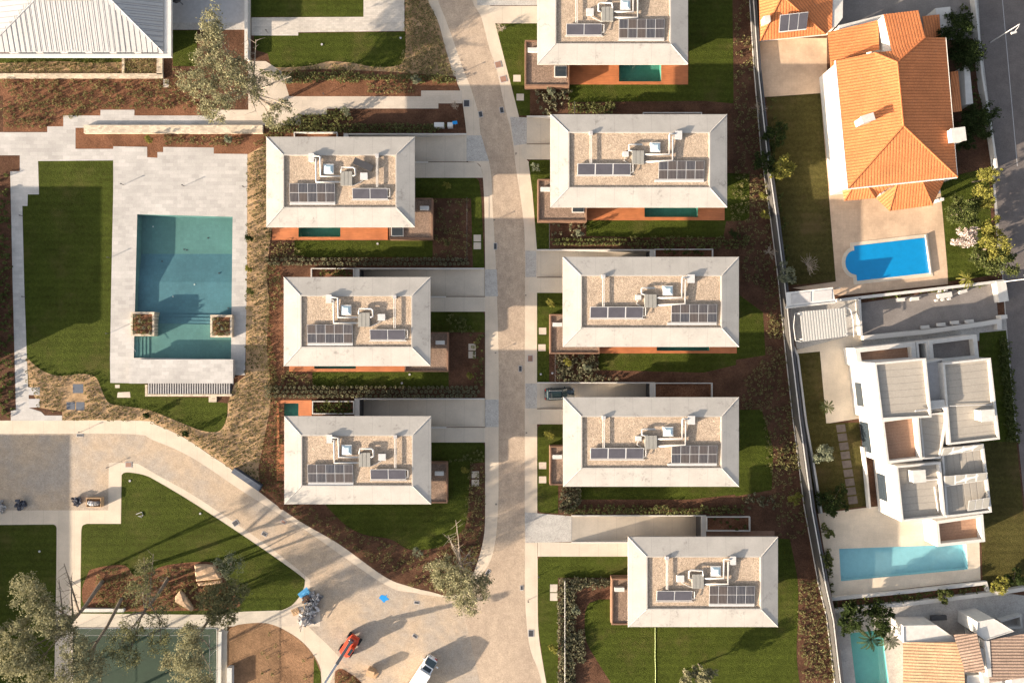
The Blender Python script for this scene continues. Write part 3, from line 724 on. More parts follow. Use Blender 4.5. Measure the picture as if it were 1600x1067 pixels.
NM = dict(
 H1='white villa at the top of the right row, cut by the picture edge',
 H2='long white villa in the right row with a green pool along its lower side',
 H3='long white villa in the middle of the right row, just above the parked dark car',
 H4='long white villa whose corner covers the nose of the parked dark car',
 H5='short white villa at the bottom of the right row, standing in a wide lawn',
 L1='short white villa at the top of the left row, a loose panel on its roof',
 L2='short white villa in the middle of the left row between two dark hedges',
 L3='short white villa at the bottom of the left row beside the diagonal lane')
villa('H1', (839.5,-41,1075,100.5), NM['H1'], 'short', True, (820,63,889.5,134.5), (889.5,60,1075,132.5))
villa('H2', (860,179,1136,324), NM['H2'], 'long', False, (840,280,917,346), (917,290,1132,344.5))
villa('H3', (879.5,401.5,1154.5,542), NM['H3'], 'long', False, (859,491,937,553), (937,510,1151,552))
villa('H4', (880,620.5,1154.5,760), NM['H4'], 'long', False, (859,697,936,758), (936,725,1145,757))
villa('H5', (981.5,838.5,1215.5,979), NM['H5'], 'short', True, (955.7,903.5,1030,976))
villa('L1', (416,214,648,355), NM['L1'], 'short', False, (608,309.5,676,373.5), (425.5,335,606,375))
villa('L2', (443.3,433,672.5,572), NM['L2'], 'short', False, (632,519,700.3,581), (452,545,634,580.5))
villa('L3', (444.2,650,673.5,787.5), NM['L3'], 'short', False, (640,723,699,786), (432.5,625,487,750))
PL = dict(H1='green pool in the timber deck of the top right villa', H2='green pool half hidden by the roof of the second villa in the right row',
 H3='thin strip of dark pool below the middle villa in the right row', L1='dark green pool in the deck of the top left villa',
 L2='narrow dark pool under the roof edge of the middle left villa', L3='dark teal pool at the upper left corner of the bottom left villa')
for k_, p_ in VPOOL.items(): pool(k_, vp(k_), 1.3, 'basin_dark', 'water', PL[k_], -.15)
# loose panel on the first left villa's roof lies on the gravel: a thing of its own
k = MB(); c = W(567.5, 257.5, 6.1); k.obox((0,0,.35), 3.0, 1.0, .06, math.radians(-24), 0); k.obox((.2,-.35,.16), 2.6, .06, .3, math.radians(-24))
o = solo('loose_panel', k, 'dark', 'dark loose solar panel lying askew on the gravel of the upper left villa roof', 'solar panel'); o.location = (c.x, c.y, 5.83)

# ------------------------------------------------------------------ driveway ramps, garage ends, light wells
DN = dict(L1='driveway beside the top villa of the left row', L2='driveway beside the middle villa of the left row', L3='driveway beside the bottom villa of the left row',
          H2='driveway beside the second villa of the right row', H3='driveway above the middle villa of the right row', H4='driveway with the dark car', H5='driveway above the bottom villa of the right row')
for key, (xs, xe, y0, y1) in RAMPS.items():
    a = W(xs, y0); b = W(xe, y1); d = -2.6; sg = 1 if b.x > a.x else -1
    k = MB(); k.roof([(a.x,b.y,0),(a.x,a.y,0),(b.x,a.y,d),(b.x,b.y,d)]); o = addmesh('driveway', k, 'drive'); o['kind'] = 'structure'
    t = Thing('retaining_wall', 'low concrete walls lining the sunken ' + DN[key], 'wall', (b.x, (a.y+b.y)/2, 0), 'walls along the driveways')
    k = MB(); w = .2; cap = .28
    k.box(a.x, a.y+.002, -.02, b.x, a.y+w, cap); k.box(a.x + sg*6 if key not in ('H5',) else a.x, b.y-w, -.02, b.x, b.y-.002, .12)
    for yy in (a.y, b.y): k.face([(a.x,yy,0),(b.x,yy,d-.05),(b.x,yy,.0),(a.x,yy,0.001)])
    k.box(b.x, b.y-w, -.02, b.x+sg*.75, a.y+w, .3)
    t.part('wall', k, 'wallc')
    k = MB(); k.box(b.x+sg*.02, b.y+.02, d, b.x-sg*.06, a.y-.02, -.02); t.part('garage_door', k, 'dark')
RIMS = dict(L1=(459,206.5,527,230), L2=(485.5,419,553,450), L3=(487.5,626.5,553,647), H2=(1005,175.7,1097,215), H3=(1023,389,1114.5,415), H4=(1023,598,1113.5,640), H5=(1104,807,1172.5,830))
for key, (xa, ya, xb, yb) in RIMS.items():
    a = W(xa, ya, .55); b = W(xb, yb, .55); e = .13
    t = Thing('planter_wall', 'thin white planter rim at the end of the ' + DN[key], 'planter', ((a.x+b.x)/2, (a.y+b.y)/2, 0), 'planting courts behind the villas')
    k = MB(); k.box(a.x, a.y-e, 0, b.x, a.y, .55); k.box(a.x, b.y, 0, b.x, b.y+e, .55); k.box(a.x, b.y+e, 0, a.x+e, a.y-e, .55); k.box(b.x-e, b.y+e, 0, b.x, a.y-e, .55); t.part('rim', k, 'white')
    k = MB(); k.face([(a.x+e,b.y+e,.06),(b.x-e,b.y+e,.06),(b.x-e,a.y-e,.06),(a.x+e,a.y-e,.06)]); t.part('soil_bed', k, 'mulch')
# ------------------------------------------------------------------ large left pool
D1, D2 = -1.4, -.85
t_pool = pool('BIG', BIGPOOL, 1.4, 'basin', 'water', 'large blue-green pool in the pale stone terrace on the left', -.10, None, [
    ('deep_floor', [(214,335,D1),(364,339,D1),(363,395,D1),(213,395,D1)], 'basin'),
    ('sloping_floor', [(213,395,D1),(363,395,D1),(362.5,440,D2),(212,440,D2)], 'basin_blue'),
    ('mid_floor', [(212,440,D2),(362.5,440,D2),(362,492,D2),(211,490,D2)], 'basin_blue'),
    ('pool_step', [(211,490,-.70),(362,492,-.70),(362,497,-.70),(211,495,-.70)], 'basin_blue'),
    ('pool_step', [(211,495,-.58),(362,497,-.58),(362,502,-.58),(211,500,-.58)], 'basin_blue'),
    ('pool_step', [(211,500,-.50),(362,502,-.50),(362,507,-.50),(211,505,-.50)], 'basin_blue'),
    ('shallow_floor', [(211,505,-.42),(362,507,-.42),(361,561,-.42),(209,559,-.42)], 'basin')])
for q in range(9):
    p = W(232 + (q*53) % 125, 352 + (q*37) % 130); k = MB(); zz = -1.39 if p.y > W(0,395).y else (-.84 if p.y < W(0,440).y else -1.39 + .55*(W(0,395).y-p.y)/4.5+.02); k.tube([(p.x,p.y,zz),(p.x,p.y,zz+.03)], .13, 8)
    o = addmesh('floor_drain', k, 'dark' if q % 3 else 'white', t_pool.loc); o.parent = t_pool.o
k = MB()
for q in range(4): k.box(W(209.5+q*5.5,0).x, W(0,558).y, -.42, W(215+q*5.5,0).x, W(0,526).y, -.16-.06*q)
o = addmesh('side_steps', k, 'basin', t_pool.loc); o.parent = t_pool.o
k = MB(); a = W(216,527,.7); k.tube([W(209,529,0), W(209,529,.75), W(203,537,.75), W(212,549,.75), W(212,549,-.3)], .035)
solo('pool_handrail', k, 'frame', 'thin curved metal handrail at the corner of the large pool beside the left planter', 'handrail')
for key, (xa, ya, xb, yb), lab in (('a',(204,487.5,241,525),'square brick planter on the left edge of the large pool'),('b',(328.5,492,362.5,527),'square brick planter on the right edge of the large pool')):
    a = W(xa, ya, .75); b = W(xb, yb, .75); e = .32
    t = Thing('planter', lab, 'planter', ((a.x+b.x)/2, (a.y+b.y)/2, 0), 'planters in the large pool')
    k = MB(); k.box(a.x,a.y-e,-1.4,b.x,a.y,.75); k.box(a.x,b.y,-1.4,b.x,b.y+e,.75); k.box(a.x,b.y+e,-1.4,a.x+e,a.y-e,.75); k.box(b.x-e,b.y+e,-1.4,b.x,a.y-e,.75); t.part('planter_wall', k, 'stone')
    k = MB(); k.face([(a.x+e,b.y+e,.71),(b.x-e,b.y+e,.71),(b.x-e,a.y-e,.71),(a.x+e,a.y-e,.71)]); t.part('soil_bed', k, 'mulch')
    rng = random.Random(3 if key == 'a' else 8)
    for q in range(14):
        k = MB(); cx, cy = a.x+.7+(q%4)*(b.x-a.x-1.4)/3+rng.uniform(-.15,.15), b.y+.6+(q//4)*(a.y-b.y-1.2)/3+rng.uniform(-.15,.15)
        for _ in range(40): k.leaf((cx+rng.gauss(0,.17), cy+rng.gauss(0,.17), .72+rng.uniform(0,.35)), .12, rng)
        t.part('plant', k, 'tuftg' if q % 3 else 'leafs')
# pump house: tiled flat roof with slatted screen below
a = W(202,561.5,1.3); b = W(364,599,1.3); t = Thing('pool_house', 'low flat-roofed pool house covered with pale square tiles at the end of the large pool', 'pool house', ((a.x+b.x)/2,(a.y+b.y)/2,0))
k = MB(); k.box(a.x, b.y, 1.02, b.x, a.y, 1.3); t.part('roof', k, 'pave')
k = MB(); k.box(a.x+.5, b.y+.8, 0, b.x-.3, a.y-.25, 1.02); t.part('wall', k, 'wallc')
a = W(228,601); b = W(363,619)
k = MB(); k.box(a.x, b.y, 0, b.x, b.y+.35, .25); k.box(a.x, b.y+.35, 0, a.x+.35, a.y, .25); k.box(W(327,0).x, b.y-.9, 0, W(339,0).x, b.y, .2); t.part('stair_wall', k, 'stone')
sl = MB()
for q in range(34): x = a.x+.5+q*.38; sl.box(x, b.y+.4, .02, x+.16, a.y+.5, .3)
t.part('slatted_screen', sl, 'slab_grey')
k = MB(); k.face([(a.x+.35,b.y+.35,.012+.012),(b.x,b.y+.35,.024),(b.x,a.y+.8,.024),(a.x+.35,a.y+.8,.024)]); t.part('stair_well', k, 'dark')
# stone wall of the upper terrace
def wallline(name, pts, h, w, mat, label, cat='wall', group=None, z0=0):
    t = solo(name, wl_mesh(pts, h, w, z0), mat, label, cat, group=group); return t
def wl_mesh(pts, h, w, z0=0, mb=None):
    mb = mb or MB()
    P = [W(p[0], p[1]) for p in pts]
    n = len(P); hs = h if isinstance(h, (list, tuple)) else [h] * n
    L, R = [], []
    for i in range(n):
        d1 = (P[i] - P[i-1]).normalized() if i else (P[1]-P[0]).normalized()
        d2 = (P[i+1] - P[i]).normalized() if i < n-1 else d1
        nn = Vector((-(d1+d2).y, (d1+d2).x, 0)).normalized() * w/2 / max(.5, math.sqrt((1+d1.dot(d2))/2))
        L.append(P[i]+nn); R.append(P[i]-nn)
    def up(v, z): return Vector((v.x, v.y, z))
    for i in range(n-1):
        j = i+1
        mb.face([up(L[j],z0),up(L[i],z0),up(L[i],hs[i]),up(L[j],hs[j])]); mb.face([up(R[i],z0),up(R[j],z0),up(R[j],hs[j]),up(R[i],hs[i])])
        mb.face([up(R[i],hs[i]),up(R[j],hs[j]),up(L[j],hs[j]),up(L[i],hs[i])])
    mb.face([up(L[0],z0),up(R[0],z0),up(R[0],hs[0]),up(L[0],hs[0])]); mb.face([up(R[-1],z0),up(L[-1],z0),up(L[-1],hs[-1]),up(R[-1],hs[-1])])
    return mb
solo('stone_wall', wl_mesh([(134,203.5),(412,203.5)], .5, 1.25), 'stone', 'thick low beige stone wall along the slate-shaded ramp above the pool terrace', 'wall')
solo('stone_wall', wl_mesh([(-20,120),(256,120)], .35, .7), 'stone', 'long low beige stone wall between the grey-roofed house and the mulch bed', 'wall')
solo('stone_wall', wl_mesh([(194,91),(194,118)], .3, .4), 'stone', 'short low stone wall crossing the border left of the small planting bay', 'wall')
solo('stone_wall', wl_mesh([(251,91),(251,118)], .35, .9), 'stone', 'short thick stone wall below the corner of the grey seamed roof', 'wall')
solo('garden_wall', wl_mesh([(388,-30),(388,96)], .9, .5), 'wallc', 'pale vertical wall between the grey terrace and the upper lawn', 'wall')

# ------------------------------------------------------------------ grey seamed house, upper left
ze, za = 4.6, 7.6
c = [W(-26,82.5,ze), W(255,82.5,ze), W(255,-235,ze), W(-26,-235,ze)]
r0 = W(114,-60,za); r1 = W(114,-92,za)
t = Thing('seamed_house', 'large house with a pale grey standing-seam hipped roof at the upper left corner', 'house', ((c[0].x+c[1].x)/2, c[0].y+15, 0))
k = MB(); k.roof([c[0],c[1],r0]); k.roof([c[1],c[2],r1,r0]); k.roof([c[2],c[3],r1]); k.roof([c[3],c[0],r0,r1]); rf = t.part('roof', k, 'seam')
k = MB()
for (p, q) in ((c[1],r0),(c[0],r0),(r0,r1)): k = MB(); k.tube([p+Vector((0,0,.02)),q+Vector((0,0,.02))], .07, 5); t.part('ridge_cap', k, 'frame', rf)
k = MB()
for q in range(1, 34):      # standing seams on the lower (south) slope
    k = MB(); f = q/34; p = c[0].lerp(c[1], f); v = min(f, 1-f)*2; top = Vector((p.x, c[0].y + (r0.y-c[0].y)*v, ze + (za-ze)*v)); k.tube([p.lerp(top,.02)+Vector((0,0,.01)), top+Vector((0,0,.01))], .03, 4); t.part('seam', k, 'steel', rf)
for q in range(1, 40):
    k = MB(); f = q/40; p = c[1].lerp(c[2], f); v = min(1, min(f/.46, (1-f)/.46)); top = Vector((c[1].x + (r0.x-c[1].x)*v, p.y, ze + (za-ze)*v)); k.tube([p+Vector((0,0,.03)), top+Vector((0,0,.01))], .03, 4); t.part('seam', k, 'steel', rf)
g = MB(); a, b = W(-40,89.5,ze), W(268,89.5,ze); yN = c[2].y
g.box(a.x, a.y, ze-.35, b.x, a.y+.42, ze+.12); g.box(b.x-.5, a.y+.42, ze-.35, b.x, yN, ze+.12); g.box(a.x, a.y+.42, ze-.35, b.x-.5, a.y+.6, ze-.15); g.box(b.x-1.3, a.y+.42, ze-.35, b.x-.5, yN, ze-.12)
t.part('gutter', g, 'whitem')
k = MB(); k.box(c[0].x+1, c[0].y+1.6, 0, c[1].x-1.2, yN-1, ze-.36); t.part('wall', k, 'wallc')
for q in range(6):
    k = MB(); x = c[0].x+2.5+q*3.8; k.box(x, c[0].y+1.55, .2, x+2.6, c[0].y+1.68, 2.6); t.part('window', k, 'glass')
k = MB(); p = W(107,-2,za-1.2); k.box(p.x-3.4, p.y-.3, za-1.9, p.x+3.2, p.y+2.2, za-1.2); t.part('roof_plant', k, 'unit', rf)
k = MB(); p = W(286,8); k.tube([(p.x,p.y,0),(p.x,p.y,2.4)], .05); k.tube([(p.x,p.y,2.2),(p.x,p.y,2.7)], .9, 8, .05)
solo('closed_parasol', k, 'dark', 'dark parasol on the grey terrace beside the seamed house', 'parasol')

# ------------------------------------------------------------------ off-frame houses on the left whose shade falls in
for (xa, ya, xb, yb, h, lab) in ((-320,389,-52,596,5.5,'house beyond the left edge whose shade covers the pool lawn'),(-380,778,-104,1180,5.6,'house beyond the left edge whose shade covers the lane')):
    a = W(xa,ya); b = W(xb,yb); t = Thing('neighbour_villa', lab, 'house', ((a.x+b.x)/2,(a.y+b.y)/2,0))
    k = MB(); k.box(a.x,b.y,h-.4,b.x,a.y,h); t.part('roof', k, 'roofc')
    k = MB(); k.box(a.x+1,b.y+.8,0,b.x-.8,a.y-.8,h-.4); t.part('wall', k, 'wallc')

# ------------------------------------------------------------------ boundary wall
bw = [(1171,-40),(1174,0),(1181,110),(1192,240),(1207,345),(1219,440),(1230,550),(1241,650),(1259,790),(1281,910),(1294,962),(1312,1110)]
bh = [.7,.7,.8,1.5,1.5,1.5,1.6,1.8,2,2,1.6,1.4]
t = Thing('boundary_wall', 'long pale boundary wall running down the right side between the estate and the older houses', 'wall', W(1207,500))
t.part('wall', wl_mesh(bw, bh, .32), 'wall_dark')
t.part('coping', wl_mesh([(p[0]+.6,p[1]) for p in bw], [q+.05 for q in bh], .16, .3), 'white')
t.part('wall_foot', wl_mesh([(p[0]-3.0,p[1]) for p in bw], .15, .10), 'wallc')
t.part('shade_strip', wl_mesh([(p[0]+4.2,p[1]) for p in bw], [q+.05 for q in bh], .28), 'dark')  # added dark strip in place of the shade behind the wall

# ------------------------------------------------------------------ house with clay roofs
t = Thing('tiled_house', 'big white house with orange clay tile roofs near the side street', 'house', W(1400,180))
def R(pts, mat='tile', name='roof', par=None, th=t):
    k = MB(); P = [W(*p) for p in pts]; k.roof(P); return th.part(name, k, mat, par)
NW, SW, SE, NE = (1305.8,95,6), (1325,294.6,6), (1496,276.8,6), (1477.6,59,6)
R1, R2 = (1402,97.6,8), (1411.6,196.6,8)
k = MB()
k.roof([W(*NW),W(*SW),W(*R2),W(*R1),W(1366,82.5,7.1)]); k.roof([W(*SW),W(*SE),W(*R2)]); k.roof([W(*SE),W(*NE),W(1446,59,6.9),W(*R1),W(*R2)])
k.roof([W(1380,23,6.2),W(1435,16.5,6.2),W(1446,59,6.95),W(*R1),W(1366,82.5,7.1),W(1393,80,7.2)]); main = t.part('roof', k, 'tile')
k = MB()
for p, q in ((SW,R2),(SE,R2),(R1,R2),(R1,(1446,59,6.95)),(R1,(1366,82.5,7.1))): k.tube([W(*p), W(*q)], .13, 6)
t.part('ridge_tiles', k, 'tile', main)
k = MB(); base = [W(*p) for p in (NW,SW,SE,NE)]; k.prism(inset(base,.25),0,5.95); k.prism(inset([W(*p) for p in ((1380,23,6.1),(1435,16.5,6.1),(1446,62,6.1),(1394,95,6.1))],.1),0,6.1)
k.face([W(*NW)-Vector((0,0,.3)),W(1366,82.5,7.08)-Vector((0,0,.05)),W(1366,82.5,4),W(1305.8,95,4)])
k.face([W(1380,23,6.15),W(1380,23,2.5),W(1393,80,2.5),W(1393,80,7.1)])
k.prism([W(1290,150),W(1305,150),W(1316,280),W(1303,283)],0,3.2)
t.part('wall', k, 'white')
for q in range(3):
    k = MB(); y = 200+q*33; p = W(1301+q*2.6, y-20, 2); k.box(p.x-.06+.3, p.y-.7, 1.2, p.x+.3+.02, p.y+.7, 2.4); t.part('window', k, 'glass')
k = MB()
for p in ((NW,SW),(SW,SE),(SE,NE)): k.tube([W(*p[0])-Vector((0,0,.12)),W(*p[1])-Vector((0,0,.12))], .16, 5)
t.part('gutter', k, 'white', main)
R([(1297,96,3.3),(1293,51,3.3),(1372,32,4.6),(1374,78,4.6),(1306,94,3.4)][0:1]+[(1293,51,3.3),(1372,32,4.4),(1374,78,4.4),(1306,94,3.5)])
R([(1297,96,3.3),(1304,96,3.4),(1306,126,3.2),(1299,128,3.2)])
k = MB(); k.prism(inset([W(1298,96),W(1294,53),W(1371,34),W(1373,78),(W(1306,94))],.2),0,3.1); t.part('wing_wall', k, 'white')
k = MB(); k.roof([W(1441,26,3),W(1468,23,3),W(1470,57,3),W(1446,60,3.6)]); t.part('porch_roof', k, 'tile'); k = MB(); k.roof([W(1485,113,3),W(1497,111,3),W(1503,174,3),W(1488,176,3.6)]); t.part('porch_roof', k, 'tile')
k = MB(); k.prism(inset([W(1441,26),W(1468,23),W(1470,57),W(1446,60)],.2),0,2.9); t.part('porch_wall', k, 'white'); k = MB(); k.prism(inset([W(1485,113),W(1497,111),W(1503,174),W(1488,176)],.2),0,2.9); t.part('porch_wall', k, 'white')
k = MB(); k.roof([W(1319.5,314,3),W(1367.6,310,3),W(1356.6,293,3.9),W(1330.5,296,3.9)]); k.roof([W(1312,280,3),W(1319.5,314,3),W(1330.5,296,3.9),W(1322,275,3.9)])
k.roof([W(1367.6,310,3),W(1378,300,3.1),W(1402,286,4.1),W(1380,288,4.1),W(1356.6,293,3.9)])
k.roof([W(1369,310,3),W(1389.6,330,3),W(1402,287,4.4)]); k.roof([W(1389.6,330,3),W(1457,321,3),W(1440.5,283,4.4),W(1402,287,4.4)]); k.roof([W(1457,321,3),W(1476,281,3),W(1440.5,283,4.4)])
pr = t.part('porch_roof', k, 'tile')
for p, q in (((1389.6,330,3),(1402,287,4.4)),((1457,321,3),(1440.5,283,4.4)),((1367.6,310,3),(1356.6,293,3.9)),((1319.5,314,3),(1330.5,296,3.9))):
    k = MB(); k.tube([W(*p),W(*q)], .1, 5); t.part('ridge_tiles', k, 'tile', pr)
k = MB()
for p in ((1322,311),(1364,307.5),(1390,326),(1454,317.5),(1472,283)): a = W(*p); k.box(a.x-.2,a.y-.2,0,a.x+.2,a.y+.2,3.0)
k.prism([W(1405,285),W(1440,283),W(1452,308),W(1395,314)],0,2.9); t.part('porch_wall', k, 'white')
for (xa,ya,xb,yb,h,z) in ((1342,184,1362,196,8.7,6.5),):
    a = W(xa+6,190,7); k = MB(); k.obox((a.x,a.y,7.3),1.7,.9,2.2,math.radians(18)); k.obox((a.x,a.y,8.45),1.9,1.1,.14,math.radians(18)); t.part('chimney', k, 'white')
a = W(1492,213,6.5); k = MB(); k.obox((a.x,a.y,3.6),1.9,1.8,7.2,math.radians(7)); k.obox((a.x,a.y,7.28),2.1,2.0,.16,math.radians(7)); t.part('chimney', k, 'white')
t2 = Thing('garage_house', 'lower orange-tiled outbuilding with three solar collectors at the top right', 'outbuilding', W(1240,20))
k = MB(); k.roof([W(1188,64,3),W(1290,54,3),W(1222,-6,4.7)]); k.roof([W(1290,54,3),W(1300,44,3),W(1303,-60,3),W(1222,-60,4.7),W(1222,-6,4.7)]); k.roof([W(1184,-60,3),W(1188,64,3),W(1222,-6,4.7),W(1222,-60,4.7)])
rf = t2.part('roof', k, 'tile')
k = MB(); k.tube([W(1222,-6,4.72),W(1290,54,3.02)],.12,6); k.tube([W(1222,-6,4.72),W(1188,64,3.02)],.1,6); t2.part('ridge_tiles', k, 'tile', rf)
k = MB(); k.prism(inset([W(1188,65,0),W(1292,55,0),W(1302,42,0),W(1304,-60,0),W(1184,-60,0)],-.05),0,2.9); t2.part('wall', k, 'white')
P4 = [W(1217,51,3.75),W(1260,46.5,3.75),W(1263,19,4.5),W(1219,24,4.5)]
k = MB(); k.face(P4); k.face([p-Vector((0,0,.1)) for p in P4[::-1]]); fr = t2.part('solar_collector', k, 'frame')
for q in range(3):
    f0, f1 = q/3+.015, (q+1)/3-.015
    l = lambda f, v: P4[0].lerp(P4[1], f).lerp(P4[3].lerp(P4[2], f), v) + Vector((0,0,.03))
    k = MB(); k.face([l(f0,.04),l(f1,.04),l(f1,.96),l(f0,.96)]); t2.part('collector_panel', k, 'thermal', fr)
a = W(1198,31,4.2); k = MB(); k.obox((a.x,a.y,3.7),.9,.9,1.6,.1); t2.part('chimney', k, 'white')

# blue covered pool
c = W(1395,405); t = Thing('covered_pool', 'pool under a bright blue cover with a round bay at its left end', 'pool', c)
arc = [(1334,384.6),(1444.6,371.6),(1451.5,426.6),(1338.8,439),(1337.8,430)] + [(1337-1+15.5*math.cos(math.radians(a_))*1.0-0, 410+19*math.sin(math.radians(a_))) for a_ in range(92, 268, 16)] + [(1334.6,392)]
ob = inset([W(*p) for p in arc], -.55)
k = MB(); k.prism(ob, .0, .07); t.part('coping', k, 'patio2')
k = MB(); k.prism([W(*p) for p in arc], .02, .10); t.part('pool_cover', k, 'cover')
k = MB(); k.tube([W(1446,367,.3),W(1454,428,.3)], .14, 8); solo('cover_roller', k, 'whitem', 'white roller tube at the right end of the blue covered pool', 'roller', smooth=True)

# ------------------------------------------------------------------ white modern house
t = Thing('modern_house', 'white cubic two-storey house with roof terraces and grey roofs at the right', 'house', W(1440,660))
def block(th, pts, z, par=.35, thick=.3, roofmat='metalroof', z0=0, name='block', rname='roof', wmat='white'):
    P = [W(p[0], p[1], z) for p in pts]; a = sum(P[i].x*P[(i+1)%len(P)].y - P[(i+1)%len(P)].x*P[i].y for i in range(len(P)))
    if a < 0: P = P[::-1]
    I = inset(P, thick); n = len(P); k = MB()
    for i in range(n):
        j = (i+1) % n
        k.face([(P[i].x,P[i].y,z0),(P[j].x,P[j].y,z0),(P[j].x,P[j].y,z),(P[i].x,P[i].y,z)])
        k.face([(P[i].x,P[i].y,z),(P[j].x,P[j].y,z),(I[j].x,I[j].y,z),(I[i].x,I[i].y,z)])
        k.face([(I[j].x,I[j].y,z-par-.03),(I[i].x,I[i].y,z-par-.03),(I[i].x,I[i].y,z),(I[j].x,I[j].y,z)])
    w_ = th.part(name, k, wmat)
    k = MB(); k.roof([(p.x,p.y,z-par) for p in I[1:]+I[:1]]); th.part(rname, k, roofmat, w_); return w_
block(t, [(1336,544),(1430,534),(1433,566),(1340,571)], 3.6, 1.0, .7, 'terr_wood', rname='terrace_floor')
block(t, [(1431,534),(1450,532),(1453,566),(1434,567)], 3.55, 1.4, .35, 'asphalt2', rname='terrace_floor')
block(t, [(1450.5,532),(1526,522.5),(1530,561),(1454,569)], 3.62, 1.0, .6, 'asphalt2', rname='terrace_floor')
block(t, [(1366,567),(1447,559.5),(1455,640),(1456,652),(1377,656)], 7.6)
block(t, [(1446,566),(1474,560),(1482,640),(1452,644)], 5.6, .3, .2, 'slab_grey')
block(t, [(1473,567),(1548,559),(1562.5,686),(1483,695)], 6.5)
block(t, [(1377.5,656),(1435,648.5),(1441.5,718),(1386,724)], 6.6, 1.0, .35, 'terr_wood', rname='terrace_floor')
block(t, [(1436,648),(1482,643),(1470,716),(1443,718)], 6.0, .25, .25)
block(t, [(1400,728),(1470,721.5),(1478,808.5),(1409,815)], 6.4, .7)
block(t, [(1471,700),(1537,693),(1550,800),(1492,807),(1479,808)], 5.9, .35)
block(t, [(1385,724),(1442,718),(1444,726),(1400,729)], 5.0, .2, .2, 'white')
block(t, [(1462,814),(1536,803),(1539.5,846),(1465.5,854)], 3.3, 1.0, .45, 'terr_wood', rname='terrace_floor')
def P3(px, py, z): return W(px, py, z)
for (pts, n, z) in (([(1470,713,6.0),(1535,702,6.0),(1537,694,6.7),(1474,700,6.7)],4,0), ([(1476,760,6.0),(1541,750,6.0),(1543,738,6.7),(1475,744,6.7)],4,0), ([(1512,798,6.0),(1545,793,6.0),(1547,777,6.6),(1514,782,6.6)],3,0)):
    Q = [W(*p) for p in pts]; k = MB(); k.face(Q); k.face([p-Vector((0,0,.08)) for p in Q[::-1]]); fr = t.part('solar_array', k, 'frame')
    for q in range(n):
        l = lambda f, v: Q[0].lerp(Q[1], f).lerp(Q[3].lerp(Q[2], f), v) + Vector((0,0,.03))
        k = MB(); k.face([l(q/n+.02,.05),l((q+1)/n-.02,.05),l((q+1)/n-.02,.95),l(q/n+.02,.95)]); t.part('solar_panel', k, 'unit', fr)
for (px, py, sx, sy, h, z) in ((1543,649,1.8,1.5,1.5,6.2),(1436,744,1.7,1.6,1.2,5.9),(1463,631,2.2,.9,.9,5.4)):
    a = W(px,py,z+h); k = MB(); k.obox((a.x,a.y,z+h/2),sx,sy,h,math.radians(5)); k.obox((a.x,a.y,z+h+.05),sx+.2,sy+.2,.1,math.radians(5)); t.part('chimney', k, 'white')
for r_, pts in ((.1,[W(1430,642,7.7),W(1475,636,7.0),W(1478,634,6.8)]),(.06,[W(1484,634,6.4),W(1550,632,6.4)]),(.06,[W(1544,568,6.4),W(1549,632,6.4)]),(.1,[W(1420,752,5.9),W(1468,748,5.9)]),(.09,[W(1460,760,5.9),W(1463,780,5.85),W(1466,800,5.85)])):
    k = MB(); k.tube(pts, r_); t.part('roof_pipe', k, 'frame')
for (a_, b_, z0, z1) in (((1341.5,592),(1345,632),1,3.2),((1366,740),(1371,780),3.3,5.6)):
    pa, pb = W(*a_), W(*b_)
    for zz in (0,): pass
pa, pb = W(1366.5,600,6.9), W(1371,640,6.9)
k = MB()
w0 = W(1370,590,6.9); 
k.obox(((pa.x+pb.x)/2-.02,(pa.y+pb.y)/2,2.2),.12,3.6,1.9,math.atan2(pb.y-pa.y,pb.x-pa.x)+math.pi/2); t.part('window', k, 'glass')
pa, pb = W(1402,745,6.4), W(1407,797,6.4); k = MB(); k.obox(((pa.x+pb.x)/2-.03,(pa.y+pb.y)/2,2.0),.12,4.0,2.2,math.atan2(pb.y-pa.y,pb.x-pa.x)+math.pi/2); t.part('window', k, 'glass')
pa, pb = W(1379,665,6.6), W(1385,716,6.6); k = MB(); k.obox(((pa.x+pb.x)/2-.05,(pa.y+pb.y)/2,1.4),.12,4.6,2.4,math.atan2(pb.y-pa.y,pb.x-pa.x)+math.pi/2); t.part('window', k, 'glass')
solo('garden_wall', wl_mesh([(1345,697),(1349,728),(1355,792)], .9, .28), 'white', 'thin white garden wall beside the lawn left of the cubic house', 'wall')
pool('W', WPOOL, .9, 'basin_sky', 'water_milk', 'long pale blue pool below the cubic white house', -.08)
pool('B', BPOOL, 1.0, 'basin_teal', 'water_milk', 'turquoise pool cut by the bottom edge at the lower right', -.08)
solo('garden_wall', wl_mesh([(1298,934),(1420,922),(1537,909),(1541,924)], .5, .5), 'white', 'white terrace wall just below the long pale blue pool', 'wall')
solo('garden_wall', wl_mesh([(1299,952),(1420,940),(1560,923),(1610,915)], .7, .6), 'wallc', 'pale wall below the strip of terrace shrubs', 'wall')
